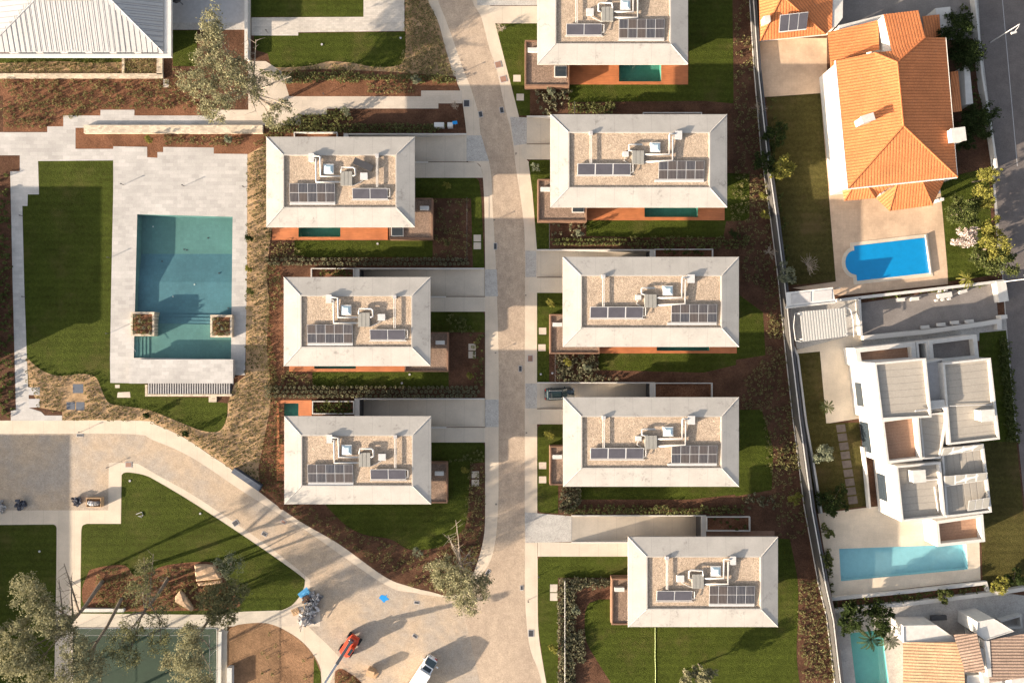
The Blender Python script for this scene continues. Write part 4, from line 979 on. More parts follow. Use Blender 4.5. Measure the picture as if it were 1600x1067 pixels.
# pavilion, glass shed, yard walls
t = Thing('garden_pavilion', 'pavilion with a white corrugated roof beside the asphalt yard', 'pavilion', W(1288,508))
k = MB(); k.roof([W(1254,534,2.6),W(1325,525,2.5),W(1320,481,2.75),W(1249,487,2.85)]); rf = t.part('roof', k, 'corrug')
k = MB()
for p in ((1255,530),(1321,522),(1317,484),(1252,490)): a = W(p[0],p[1],2.4); k.box(a.x-.08,a.y-.08,0,a.x+.08,a.y+.08,2.6)
t.part('post', k, 'whitem'); k = MB(); k.tube([W(1250,488,2.6),W(1242,490,2.5),W(1240,510,2.4),W(1243,532,2.4),W(1252,534,2.5)], .05); k.tube([W(1321,480,2.6),W(1329,484,2.5),W(1333,500,2.4),W(1334,526,2.4)], .07); t.part('frame_rail', k, 'whitem')
t = Thing('glass_lean_to', 'lean-to with glass roof panes and white front beam above the corrugated pavilion', 'lean-to', W(1265,465))
k = MB(); k.roof([W(1229,479,2.3),W(1305,470.5,2.3),W(1301,449,2.9),W(1228,457,2.9)]); rf = t.part('roof', k, 'whitem')
for (xa, xb) in ((1236,1267),(1271,1300)):
    f = lambda x, v: W(x + (x-1265)*.0 + v*0, 479 - (x-1229)*.112 - 3 - v*16, 2.45+v*.45)
    k = MB(); k.face([f(xa,0),f(xb,0),f(xb,1),f(xa,1)]); t.part('roof_pane', k, 'slab_grey', rf)
k = MB(); k.tube([W(1227,481,2.3),W(1305,472,2.3)], .16, 6); t.part('front_beam', k, 'white')
k = MB()
for p in ((1230,478),(1303,470),(1301,452),(1229,459)): a = W(*p); k.box(a.x-.08,a.y-.08,0,a.x+.08,a.y+.08,2.35)
t.part('post', k, 'white')
solo('yard_wall', wl_mesh([(1303,470),(1345,465),(1420,456.5),(1562,440)], 1.0, .45), 'white', 'white wall between the blue pool and the asphalt yard', 'wall')
solo('yard_wall', wl_mesh([(1338,466),(1341,524)], 1.0, .35), 'white', 'short white wall at the left end of the asphalt yard', 'wall')
solo('yard_wall', wl_mesh([(1345,528),(1440,519),(1526,507),(1556,502),(1556,515)], .8, .7), 'wallc', 'pale wall along the lower side of the asphalt yard', 'wall')
solo('yard_wall', wl_mesh([(1229,482),(1236,540),(1243,556),(1256,660),(1267,720),(1280,800)], .9, .3), 'white', 'white inner wall beside the narrow lawn left of the cubic house', 'wall')
solo('gate_pillar', wl_mesh([(1556,440),(1561,472)], 1.1, 1.5), 'white', 'broad white gate pillar at the upper right corner of the asphalt yard', 'pillar')
solo('gate_pillar', wl_mesh([(1556,496),(1566,495)], 1.1, .6), 'white', 'small white gate pillar at the lower right corner of the asphalt yard', 'pillar')
solo('street_wall', wl_mesh([(1512,-40),(1521,40),(1528,120),(1540,190),(1551,265)], 1.0, .3), 'white', 'white wall with gaps along the side street beside the tiled house', 'wall')
def bench(px, py, ang, lab):
    a = W(px, py); t = Thing('yard_bench', lab, 'bench', a, 'white benches around the asphalt yard')
    k = MB(); k.obox((a.x,a.y,.42),1.3,.5,.07,ang); t.part('seat', k, 'white')
    k = MB(); k.obox((a.x-math.sin(ang)*.26,a.y+math.cos(ang)*.26,.68),1.3,.06,.4,ang); t.part('backrest', k, 'white')
    for sx in (-.5,.5):
        k = MB(); k.obox((a.x+math.cos(ang)*sx,a.y+math.sin(ang)*sx,.19),.08,.45,.38,ang); t.part('leg', k, 'whitem')
bench(1405,469,.08,'left one of two shaded white benches on the upper side of the asphalt yard'); bench(1427,467.5,.08,'white bench on the upper side of the asphalt yard, next to the lit table')
bench(1502,456,.3,'white bench in the sun at the upper right of the asphalt yard')
for x, y, l in ((1443,511,'leftmost bench along the lower wall of the asphalt yard'),(1468,507,'second bench from the left along the lower wall of the asphalt yard'),(1489,504,'third bench from the left along the lower wall of the asphalt yard'),(1512,502,'rightmost bench along the lower wall of the asphalt yard')): bench(x, y, 3.24, l)
a = W(1472,462); t = Thing('garden_table', 'white table with stools standing in the lit patch of the asphalt yard', 'table', a)
k = MB(); k.obox((a.x,a.y,.72),2.2,.8,.06,.15); t.part('tabletop', k, 'white')
for sx in (-.8,.8):
    k = MB(); k.obox((a.x+sx,a.y+sx*.15,.35),.1,.6,.7,.15); t.part('leg', k, 'white')
for q in range(5):
    b_ = (a.x-1.1+q*.5, a.y-.75+q*.06+ (1.4 if q%2 else 0)); t_ = Thing('stool', 'small white stool at the table in the asphalt yard', 'stool', (b_[0],b_[1],0), 'stools at the yard table')
    k = MB(); k.obox((b_[0],b_[1],.42),.4,.4,.06,.2); t_.part('seat', k, 'white'); k = MB(); k.obox((b_[0],b_[1],.2),.28,.28,.39,.2); t_.part('base', k, 'white')

# ------------------------------------------------------------------ tiled white house, lower right corner
t = Thing('terraced_house', 'white house with sandy and brown tile roofs at the lower right corner', 'house', W(1490,1040))
k = MB(); k.roof([W(1411,1110,3.2),W(1411,1003,3.2),W(1504,1003,4.0),W(1510,1110,4.0)]); t.part('roof', k, 'tile_pale')
k = MB(); k.roof([W(1508,1050,4.2),W(1490,991,4.2),W(1526,989,4.8),W(1540,1050,4.8)]); k.roof([W(1546,1066,4.4),W(1544,1000,4.4),W(1640,982,5.0),W(1640,1053,5.0)]); t.part('roof', k, 'tile_brown')
block(t, [(1411,977),(1463,976),(1500,1002),(1412,1003.5)], 3.25, .1, .1, 'white'); block(t, [(1527,971),(1553,966),(1585,986),(1540,1000),(1526,990)], 4.4, .1, .1, 'white')
block(t, [(1511,1055),(1552,1052),(1556,1110),(1512,1110)], 3.6, .3, .3, 'white')
k = MB(); k.prism(inset([W(1412,1110),W(1412,1006),W(1502,1006),W(1508,1110)],.2),0,3.1); k.prism([W(1537,1000,4.3),W(1545,1000,4.3),W(1548,1056,4.3),W(1542,1056,4.3)],0,4.5); k.prism(inset([W(1492,993),W(1526,991),W(1540,1050),W(1508,1050)],.2),0,4.1); k.prism(inset([W(1546,1062),W(1546,1004),W(1640,986),W(1640,1050)],.3),0,4.3); t.part('wall', k, 'white')
k = MB(); a = W(1470,967,1.5); k.obox((a.x,a.y,.9),2.4,.7,.4,.05); solo('dark_awning', k, 'dark', 'dark box by the wall above the sandy tiled roof', 'box')
solo('courtyard_wall', wl_mesh([(1557,967),(1588,958),(1590,976),(1570,978)], .9, .3), 'white', 'white triangular courtyard wall at the right edge near the bottom', 'wall')

# ------------------------------------------------------------------ sports court
t = Thing('sports_court', 'green sports court with glass walls and white frame at the bottom left', 'sports court', W(226,1030))
a, b = W(114,981), W(339,1110)
k = MB()
for (x0,y0,x1,y1) in ((a.x,a.y,b.x,a.y),(b.x,a.y,b.x,b.y),(a.x,a.y,a.x,b.y)):
    k.tube([(x0,y0,2.6),(x1,y1,2.6)], .025, 5); k.tube([(x0,y0,.05),(x1,y1,.05)], .06, 5)
    n = int(max(abs(x1-x0),abs(y1-y0))/3)
    for q in range(n+1): x, y = x0+(x1-x0)*q/n, y0+(y1-y0)*q/n; k.tube([(x,y,0),(x,y,2.6)], .03, 5)
t.part('frame', k, 'slab_grey')
for (x0,y0,x1,y1) in ((a.x,a.y,b.x,a.y),(b.x,a.y,b.x,b.y)):
    k = MB(); k.face([(x0,y0,.1),(x1,y1,.1),(x1,y1,2.55),(x0,y0,2.55)]); t.part('glass_wall', k, 'clearglass')
solo('concrete_bench', wl_mesh([(130,951.5),(196,951.5)], .45, .5), 'white', 'long white bench on the path above the sports court', 'bench')
k = MB(); a = W(356.5,1043,.9); b = W(360.5,1080,.9); k.box(a.x-.2,b.y,0,b.x+.15,a.y,.9); solo('white_plinth', k, 'white', 'tall white box at the left edge of the dug earth bed', 'box')
solo('court_kerb', wl_mesh([(345,985),(343,1100)], .3, .5), 'wallc', 'pale kerb between the sports court and the dug earth bed', 'kerb')
# ------------------------------------------------------------------ car, lorry, crane lift, heaps
def carlike():
    org = Vector((0,0,0))
    t = Thing('parked_car', 'dark estate car with silver roof rails parked on the driveway', 'car', org)
    def section(L, hw, z): return [(-L[0], -hw*.8), (-L[0]+.35, -hw), (L[1]-.6, -hw), (L[1]-.15, -hw*.78), (L[1], -hw*.4), (L[1], hw*.4), (L[1]-.15, hw*.78), (L[1]-.6, hw), (-L[0]+.35, hw), (-L[0], hw*.8)]
    k = MB(); rings = [(section((2.25,2.3), .86, 0), .28), (section((2.36,2.38), .95, 0), .5), (section((2.36,2.34), .95, 0), .8), (section((2.28,2.2), .88, 0), 1.0)]
    def loft(rings, cap=True):
        i = len(k.v); n = len(rings[0][0])
        for r, z in rings: k.v.extend(Vector((x, y, z)) for x, y in r)
        for a in range(len(rings)-1):
            for q in range(n): k.f.append([i+a*n+q, i+a*n+(q+1)%n, i+(a+1)*n+(q+1)%n, i+(a+1)*n+q]); k.uv.append([(0,0)]*4)
        k.f.append([i+(len(rings)-1)*n+q for q in range(n)]); k.uv.append([(0,0)]*n); k.f.append([i+q for q in range(n)][::-1]); k.uv.append([(0,0)]*n)
    loft(rings); body = t.part('body', k, 'car', None, True)
    k = MB(); loft([([(-2.2,-.84),(1.15,-.84),(1.15,.84),(-2.2,.84)], 1.0), ([(-1.95,-.66),(.3,-.66),(.3,.66),(-1.95,.66)], 1.5)]); t.part('cabin', k, 'carglass')
    k = MB(); loft([([(-1.97,-.66),(.32,-.68),(.32,.68),(-1.97,.66)], 1.5), ([(-1.85,-.6),(.2,-.62),(.2,.62),(-1.85,.6)], 1.56)]); rf = t.part('roof', k, 'car')
    k = MB(); k.box(-1.5,-.45,1.561,.05,.45,1.575); t.part('roof_window', k, 'carglass', rf)
    for y in (-.6,.6): k = MB(); k.tube([(-1.8,y,1.54),(-1.7,y,1.62),(.05,y,1.62),(.2,y,1.54)], .035, 6); t.part('roof_rail', k, 'chrome', rf)
    for x in (-1.4,1.45):
        for y in (-.88,.88):
            k = MB(); k.tube([(x,y-.11,.33),(x,y+.11,.33)], .33, 14); w_ = t.part('wheel', k, 'black'); k = MB(); yy = y+(.12 if y>0 else -.12); k.tube([(x,yy-.01,.33),(x,yy+.01,.33)], .2, 10); t.part('rim', k, 'chrome', w_)
    for y in (-.68,.68): k = MB(); k.obox((2.2,y,.78),.25,.32,.16); t.part('headlight', k, 'chrome'); k = MB(); k.obox((-2.3,y,.92),.12,.3,.2); t.part('tail_light', k, 'red')
    for y in (-1.05,1.05): k = MB(); k.obox((.75,y,1.02),.18,.2,.14); t.part('mirror', k, 'car')
    k = MB(); k.obox((-2.05,0,1.25),.05,1.0,.1); t.part('number_plate', k, 'whitem')
    return t.o
car = carlike(); p = W(873, 615, -.3)
car.location = (p.x, p.y, -(873-839)/176*2.6+.02); car.rotation_euler = (0, math.radians(8.3), math.radians(1))
# white lorry
t = Thing('delivery_lorry', 'white box lorry with dark cab glass driving in from the bottom edge', 'lorry', (0,0,0))
k = MB(); k.box(-6.2,-1.05,.7,-.55,1.05,2.55); k.box(-6.1,-1.0,.5,-.6,1.0,.7); t.part('cargo_box', k, 'truckw')
k = MB(); i = 0; k.prism([(-.5,-1.0),(1.35,-.95),(1.6,-.6),(1.6,.6),(1.35,.95),(-.5,1.0)], .45, 1.35); k.prism([(-.5,-.92),(.55,-.85),(.55,.85),(-.5,.92)], 1.35, 2.15); t.part('cab', k, 'truckw')
k = MB(); k.face([(.56,-.84,2.12),(1.4,-.9,1.37),(1.4,.9,1.37),(.56,.84,2.12)]); k.face([(.56,.84,2.12),(1.4,.9,1.37),(.56,.93,1.37)]); k.face([(.56,-.84,2.12),(.56,-.93,1.37),(1.4,-.9,1.37)]); t.part('windscreen', k, 'carglass')
k = MB(); k.box(-.35,-.7,2.16,.35,.7,2.19); t.part('roof_hatch', k, 'car')
k = MB(); k.obox((1.52,-.55,.95),.3,.5,.3); t.part('headlight', k, 'red'); k = MB(); k.obox((1.52,.55,.95),.3,.5,.3); t.part('headlight', k, 'chrome')
for x in (-4.6,.75):
    for y in (-.92,.92): k = MB(); k.tube([(x,y-.13,.42),(x,y+.13,.42)], .42, 12); t.part('wheel', k, 'black')
for y in (-1.3,1.3): k = MB(); k.obox((.9,y,1.6),.1,.4,.35); t.part('mirror', k, 'truckw')
p = W(668,1043,1.6); t.o.location = (p.x,p.y,.0); t.o.rotation_euler = (0,0,math.radians(57)); t.o.scale = (.92,.92,.92)
# orange telescopic lift
t = Thing('telescopic_handler', 'orange telescopic handler with its long grey boom raised on the square', 'construction vehicle', (0,0,0))
k = MB(); k.prism([(-1.9,-.75),(-1.2,-1.0),(1.5,-1.0),(1.9,-.6),(1.9,.6),(1.5,1.0),(-1.2,1.0),(-1.9,.75)], .6, 1.25); k.prism([(-1.7,-.7),(-.4,-.9),(-.4,.2),(-1.7,.5)], 1.25, 1.75); t.part('chassis', k, 'orange')
k = MB(); k.prism([(-.5,.25),(.9,.3),(1.0,.95),(-.5,.95)], 1.25, 2.3); cb = t.part('cab', k, 'orange')
k = MB(); k.box(-.35,.4,2.301,.8,.85,2.33); t.part('roof_window', k, 'carglass', cb)
for q in range(3): k = MB(); k.box(-1.55+q*.3,-.72,1.752,-1.4+q*.3,.1,1.79); t.part('vent_grille', k, 'whitem' if q % 2 else 'dark')
for x in (-1.3,1.3):
    for y in (-1.05,1.05): k = MB(); k.tube([(x,y-.22,.6),(x,y+.22,.6)], .6, 14); t.part('wheel', k, 'black')
d = Vector((math.cos(math.radians(38)), 0, math.sin(math.radians(38)))); o0 = Vector((-1.2,-.25,1.75))
def boomseg(a, b, w):
    k = MB(); s_, e_ = o0+d*a, o0+d*b; up = Vector((-d.z,0,d.x)); sd = Vector((0,1,0))
    r = [s_+up*w+sd*w, s_+up*w-sd*w, s_-up*w-sd*w, s_-up*w+sd*w]; q = [v + (e_-s_) for v in r]
    for i in range(4): k.face([r[i], r[(i+1)%4], q[(i+1)%4], q[i]])
    k.face(q); k.face(r[::-1]); return k
bm_ = t.part('boom', boomseg(0,4.2,.26), 'steel'); t.part('boom_section', boomseg(4.2,7.4,.19), 'frame', bm_); t.part('boom_section', boomseg(7.4,10.4,.13), 'steel', bm_)
k = MB(); e_ = o0+d*10.4; k.obox(e_+Vector((.2,0,-.3)),.5,.9,.6); t.part('boom_head', k, 'steel', bm_)
p = W(546,1009,1); t.o.scale = (.9,.9,.9); t.o.location = (p.x,p.y,0); t.o.rotation_euler = (0,0,math.radians(-124))
# rubble heap
rng = random.Random(11); k = MB(); c = W(485,951)
for q in range(150):
    u = rng.uniform(-2.6,2.6); v = rng.gauss(0,.55); h = max(.15, 1.5 - .12*u*u - .9*abs(v)); ang = math.radians(62)
    x, y = c.x+u*math.cos(ang)-v*math.sin(ang), c.y+u*math.sin(ang)+v*math.cos(ang)
    k.obox((x,y,rng.uniform(.1,h)), rng.uniform(.2,.75), rng.uniform(.15,.45), rng.uniform(.1,.4), rng.uniform(0,3), rng.uniform(-.5,.5))
for q in range(14):
    u = rng.uniform(-2.6,2.4); x, y = c.x+u*math.cos(ang)+.8*math.sin(ang), c.y+u*math.sin(ang)-.8*math.cos(ang)
    k.obox((x-.6,y+.3,rng.uniform(.5,1.2)), rng.uniform(1,2.2), .09, .06, ang+rng.uniform(-.5,.5), rng.uniform(-.3,.3))
solo('rubble_heap', k, 'rubble', 'long heap of grey and white rubble bags and boards on the square', 'rubble', (c.x,c.y,0))
k = MB()
for q in range(5): u = -1+q*.4; k.obox((0,u,.03+.04*(q%2)),1.8,.42,.03,rng.uniform(-.1,.1),rng.uniform(-.15,.15))
k.obox((.1,-.2,.12),1.2,.9,.05,.4,.1); p = W(477,928.5)
o = solo('blue_tarp', k, 'tarp', 'crumpled blue tarp at the upper end of the rubble heap', 'tarp'); o.location = (p.x,p.y,.02); o.rotation_euler = (0,0,math.radians(35))
k = MB(); rng2 = random.Random(5)
for q in range(16): k.obox((rng2.gauss(0,.3),rng2.gauss(0,.3),rng2.uniform(.1,.7)),.5,.35,.25,rng2.uniform(0,3),rng2.uniform(-.5,.5))
o = solo('brown_sacks', k, 'cladding', 'pile of brown sacks between the blue tarp and the rubble heap', 'sacks'); p = W(480,934); o.location = (p.x,p.y,0)
k = MB(); 
for q in range(5): k.obox((0,-.45+q*.22,.14),1.1,.12,.03)
for q in (-.5,0,.5): k.obox((q,0,.06),.1,1.0,.11)
for px, py, a_, lab in ((585,1052,-.6,'wooden pallet lying on the square left of the white lorry'),(462,955,.4,'wooden pallet beside the lower end of the rubble heap')):
    o = solo('wooden_pallet', k, 'wood', lab, 'pallet', group='wooden pallets on the square'); p = W(px,py); o.location = (p.x,p.y,.01); o.rotation_euler = (0,0,a_)
k = MB(); 
for q in range(5): k.obox((0,0,.25+q*.25),1.2,1.0-.02*q,.2,.05*q)
o = solo('timber_stack', k, 'wood', 'stack of timber packs throwing a long shadow beside the pallet', 'timber'); p = W(581,1046); o.location = (p.x,p.y,0); o.rotation_euler = (0,0,-.5)
for px, py, r, mt, lab, cat in ((36,788,.75,'rubble_d','heap of dark blue bags on the shaded part of the lane','bags'),(4,792,.7,'rubble','pile of mixed building waste at the left edge of the lane','rubble'),(122,782,.6,'rubble_d','dark green heap beside the wooden crate on the lane','bags')):
    k = MB(); rg = random.Random(px)
    for q in range(40):
        v = Vector((rg.gauss(0,r*.45), rg.gauss(0,r*.4), rg.uniform(.05,.6))); k.obox(v, rg.uniform(.2,.6), rg.uniform(.15,.4), rg.uniform(.1,.3), rg.uniform(0,3), rg.uniform(-.6,.6))
    o = solo('bag_heap' if cat == 'bags' else 'waste_pile', k, mt, lab, cat); p = W(px,py); o.location = (p.x,p.y,0)
a = W(152,783); t = Thing('wooden_crate', 'wooden crate with white sacks on the sunny end of the lane', 'crate', a)
k = MB(); k.box(a.x-1.2,a.y-.7,0,a.x+1.1,a.y-.62,.9); k.box(a.x-1.2,a.y+.62,0,a.x+1.1,a.y+.7,.9); k.box(a.x-1.2,a.y-.62,0,a.x-1.12,a.y+.62,.9); k.box(a.x+1.02,a.y-.62,0,a.x+1.1,a.y+.62,.9); k.box(a.x-1.12,a.y-.62,0,a.x+1.02,a.y+.62,.1); t.part('crate_side', k, 'wood')
k = MB(); rg = random.Random(2)
for q in range(5): k.blob((a.x-.8+q*.36,a.y-.15+rg.uniform(-.1,.1),.75),.34,.4,.28,rg)
t.part('sack', k, 'rubble')

# ------------------------------------------------------------------ slate kiosk, meter cabinets, lamps, covers
k = MB(); P = [(361,738),(366,731.5),(408,759),(404,767.5)]; Q = [W(p[0],p[1],.9) for p in P]; k.prism(Q, 0, .9); solo('slate_wall', k, 'slate', 'thick slate-blue topped wall on the edge of the diagonal lane', 'wall')
for px, w, lab in ((687,1.5,'long white meter cabinet in the dark hedge bed at the top'),(704,.8,'short white meter cabinet beside the blue sign')):
    a = W(px,198); t = Thing('meter_cabinet', lab, 'cabinet', a, 'meter cabinets by the top driveway'); k = MB(); k.box(a.x-w/2,a.y-.33,0,a.x+w/2,a.y+.33,1.0); t.part('casing', k, 'whitem'); k = MB(); k.box(a.x-w/2+.06,a.y-.36,.1,a.x+w/2-.06,a.y-.331,.92); t.part('door', k, 'frame')
a = W(711.5,195); t = Thing('solar_marker', 'small blue solar panel on a post beside the meter cabinets', 'solar panel', a); k = MB(); k.tube([(a.x,a.y,0),(a.x,a.y,.9)],.04); t.part('post', k, 'frame'); k = MB(); k.obox((a.x,a.y,.95),.75,.5,.04,.15,.1); t.part('panel', k, 'blue')
LB = [(193,289,'on the pool terrace just right of the pool lawn top'),(288,291,'on the pool terrace straight above the large pool'),(382,293,'at the right edge of the pool terrace'),(172,403,'between the pool lawn and terrace, upper one'),(170,521,'between the pool lawn and terrace, lower one'),
 (726,112,'on the left pavement near the top'),(128,674,'on the curved pavement under the dry bank'),(171,729,'at the corner of the lane pavement above the corner lawn'),(825,937,'on the right pavement above the bottom lawn'),(841,899,'at the edge of the lawn of the bottom right villa'),(36,338,'at the left edge of the shaded pool lawn, upper one'),(40,464,'at the left edge of the shaded pool lawn, lower one'),
 (507,149,'in the mulch strip above the entrance path'),(418,51,'on the paver walk between the two upper lawns'),(772,345,'on the pavement beside the top left villa garden'),(774,551,'on the pavement beside the middle left villa'),(775,786,'on the pavement beside the bottom left villa'),(806,242,'at the path corner of the second right villa'),(821,462,'at the path corner of the middle right villa'),(822,675,'at the path corner of the fourth right villa'),(357,583,'at the right end of the pool house roof'),(387,470,'beside the right planter of the large pool')]
proto = None
for px, py, lab in LB:
    p = W(px,py)
    if proto is None:
        t = Thing('bollard_light', '', 'light', (0,0,0), 'bollard lights'); k = MB(); k.tube([(0,0,0),(0,0,.72)],.045,8); t.part('post', k, 'dark'); k = MB(); k.tube([(0,0,.72),(0,0,.84)],.085,8); k.obox((.08,0,.80),.2,.1,.05); t.part('lamp_head', k, 'dark'); o = proto = t.o
    else: o = copytree(proto)
    o.location = (p.x,p.y,.01); o['label'] = 'thin dark bollard light ' + lab
CV = [(729,162,.8,.95,0,'large dark square cover at the left kerb below the entrance path'),(751,179,.5,.8,.2,'small drain below the large square cover'),(784,172.5,.5,.8,.15,'white-framed drain at the right kerb of the top bend'),(778.5,101.5,.9,.9,.25,'upper brown square cover on the top right pavement'),(786.5,124,.9,.9,.25,'lower brown square cover on the top right pavement'),(828.5,560,.7,.9,0,'brown square cover on the pavement of the middle right villa'),(829.5,989,.7,.95,0,'dark square cover on the bottom right pavement'),(815,918,.35,.6,0,'little dark drain at the bottom right kerb'),(813,576,.4,.8,0,'drain at the right kerb level with the middle villas'),(774,385,.4,.9,0,'drain at the left kerb beside the upper hedge'),(413,834,.7,.45,-.5,'dark drain in the middle of the diagonal lane'),(443,815,.7,.4,-.6,'brown drain near the upper edge of the diagonal lane'),(651,941,.7,.3,-.1,'dark drain on the square beside the pine'),(762,894,.4,.8,-.6,'dark drain beside the pine at the foot of the street'),(648.5,993.5,.7,.35,-.6,'drain in the long shadow on the square'),(125,680,.9,.3,0,'dusty drain beside the curved pavement'),(201,726,.9,.7,0,'pale brown cover at the tip of the corner lawn'),(368,817,.8,.7,.6,'dark cover beside the corner lawn slope'),(789,165,.5,.5,0,'round cover near the right kerb of the top bend')]
CP = None
for px, py, w, h, a_, lab in CV:
    if lab.startswith('round'): continue
    k = MB(); k.obox((0,0,.006),w+.16,h+.16,.02); p = W(px,py)
    t = Thing('drain_cover', lab, 'drain cover', (0,0,0), 'covers in the road surface'); t.part('frame', k, 'slab_grey'); k = MB(); k.obox((0,0,.02),w,h,.012); t.part('lid', k, 'drain' if 'brown' in lab else 'dark'); t.o.location = (p.x,p.y,.028); t.o.rotation_euler = (0,0,a_)
# street lamp, upper right, and one at right edge
for (bx_, by_, hx, hy, lab) in ((1547,67,1584,51.5,'pale street lamp leaning over the side street at the top right'),(1562,441,1605,430,'pale street lamp over the side street beside the asphalt yard')):
    a = W(bx_,by_); b = W(hx,hy,6.5); t = Thing('street_lamp', lab, 'street lamp', a, 'lamps of the side street'); top = W(bx_,by_,0) + Vector((0,0,6.2))
    k = MB(); k.tube([a, top], .09, 8, .06); t.part('pole', k, 'frame'); k = MB(); k.tube([top, top.lerp(b,.4)+Vector((0,0,.25)), b], .06, 6); t.part('arm', k, 'whitem'); k = MB(); k.obox(b,.8,.3,.14,.3); t.part('lamp_head', k, 'whitem')
# small white valve boxes on lawns
for i,(px, py) in enumerate(((203,751),(313,802),(62,1020*0+861),(628,252*0+598.5),(590,378*0+381),(640,585),(503,70),(626,60),(863,583),(845,584.5))):
    p = W(px,py); k = MB(); k.tube([(0,0,0),(0,0,.07)], .17, 8)
    o = solo('valve_cover', k, 'slab_grey', 'small round pale irrigation cover set in a lawn', 'cover', group='irrigation covers in the lawns'); o.location = (p.x,p.y,.016)
k = MB(); rg = random.Random(4); k.tube([W(1024+rg.uniform(-.4,.4),980+q*11,.06) for q in range(11)], .05, 5); solo('garden_hose', k, 'pipe_y', 'pale yellow hose lying straight down the bottom lawn', 'hose')
k = MB(); k.tube([(0,0,.05),(.9,.35,.05),(1.1,-.2,.05),(.3,-.3,.05),(.9,-.5,.05)], .05, 5); o = solo('white_pipe', k, 'whitem', 'bent white pipe lying on the corner lawn', 'pipe'); p = W(213,803); o.location = (p.x,p.y,.02)
# boulders
for pts, z, lab in (([(306,881),(322,880.5),(336,882),(342,892),(347,902),(330,904),(309,906),(307,893)],.75,'large flat sandstone boulder at the upper right of the rock bed'),([(283,921),(289,926),(297,938),(304,949),(301,953),(291,947),(275,938),(276,930)],.6,'pointed pale boulder in the middle of the rock bed'),([(309,909),(330,906),(347,905),(348,909),(331,912),(312,914)],.4,'long low rock under the large flat boulder')):
    rg = random.Random(int(pts[0][0])); P = [W(*p) for p in pts]; c = sum(P, Vector((0,0,0)))/len(P); T_ = [v.lerp(c,.12)+Vector((0,0,z*rg.uniform(.75,1.05))) for v in P]; M_ = [v.lerp(c,-.02)+Vector((0,0,z*.55)) for v in P]; n = len(P); k = MB()
    for A_, B_ in ((P,M_),(M_,T_)):
        for q in range(n): k.face([A_[q],B_[q],B_[(q+1)%n],A_[(q+1)%n]])
    top = c+Vector((0,0,z*1.05))
    for q in range(n): k.face([T_[q],top,T_[(q+1)%n]])
    solo('boulder', k, 'rock', lab, 'boulder', c, 'boulders in the rock bed')
# wire fences / hedge posts in the gardens
for a_, b_, lab in (((897,162),(897,181),'thin wire fence beside the top right villa garden'),((858,347),(858,391),'thin wire fence left of the bed under the second right villa'),((867,553),(867,597),'thin wire fence left of the bed under the middle right villa'),((882,905),(882,1075),'white wire fence inside the hedge of the bottom right villa'),((730,310),(730,405),'thin wire fence in the garden of the top left villa')):
    P, Q = W(*a_), W(*b_); n = max(2, int((P-Q).length/2)); t = Thing('wire_fence', lab, 'fence', (P+Q)/2, 'wire fences between gardens')
    k = MB()
    for q in range(n+1): v = P.lerp(Q,q/n); k.tube([v, v+Vector((0,0,.9))], .022, 5)
    fm = 'frame' if 'white' in lab else 'dark'; t.part('post', k, fm); k = MB(); [k.tube([P+Vector((0,0,z_)), Q+Vector((0,0,z_))], 0.01 if z_ < .8 else .016, 4) for z_ in (.3,.6,.9)]; t.part('wire', k, fm)
# ------------------------------------------------------------------ planting
RNG = random.Random(21)
def shrubmesh(name, r, h, n, ls, mat, seed, stem=True):
    rg = random.Random(seed); k = MB()
    for q in range(n):
        a = rg.uniform(0, 6.283); z = rg.random(); rr = r * math.sqrt(max(0, 1 - (z*2-1)**2 * .6)) * rg.uniform(.45, 1)
        k.leaf((rr*math.cos(a), rr*math.sin(a), h*(.08 + .92*z)), ls * rg.uniform(.8,1.25), rg, .6)
    me = k.mesh(name); me.materials.append(MT[mat]); return me
HM = [shrubmesh('hedge_shrub', .29, .8, 90, .105, 'hedge', s) for s in (1,2,3,4)]
HG = [shrubmesh('hedge_shrub', .25, .65, 70, .1, 'hedge2', s) for s in (5,6,7)]
cnt = 0
def hedge(x0, x1, y, rows, sp, meshes, label, group, skip=0):
    global cnt
    for r in range(rows):
        n = int((x1-x0)/sp)
        for q in range(n):
            px = x0 + (q + .5*(r % 2)) * sp + RNG.uniform(-.8,.8); py = y + r*6.6 + RNG.uniform(-.7,.7); p = W(px, py)
            o = bpy.data.objects.new('hedge_shrub', RNG.choice(meshes)); COL.objects.link(o); o.location = (p.x,p.y,0)
            o.rotation_euler = (0,0,RNG.uniform(0,6.28)); s_ = RNG.uniform(.85,1.2); o.scale = (s_,s_,s_*RNG.uniform(.85,1.1)); tag(o, label, 'shrub', group); cnt += 1
hedge(420,736,406,2,7.0,HM,'rounded shrub in the long double hedge below the top left villa','shrubs of the hedge below the top left villa')
hedge(418,757,605,3,7.4,HM,'rounded shrub in the long hedge below the middle left villa','shrubs of the hedge below the middle left villa')
hedge(862,985,375,2,5.8,HG,'yellowish rounded shrub in the double row below the second right villa','shrubs of the row below the second right villa')
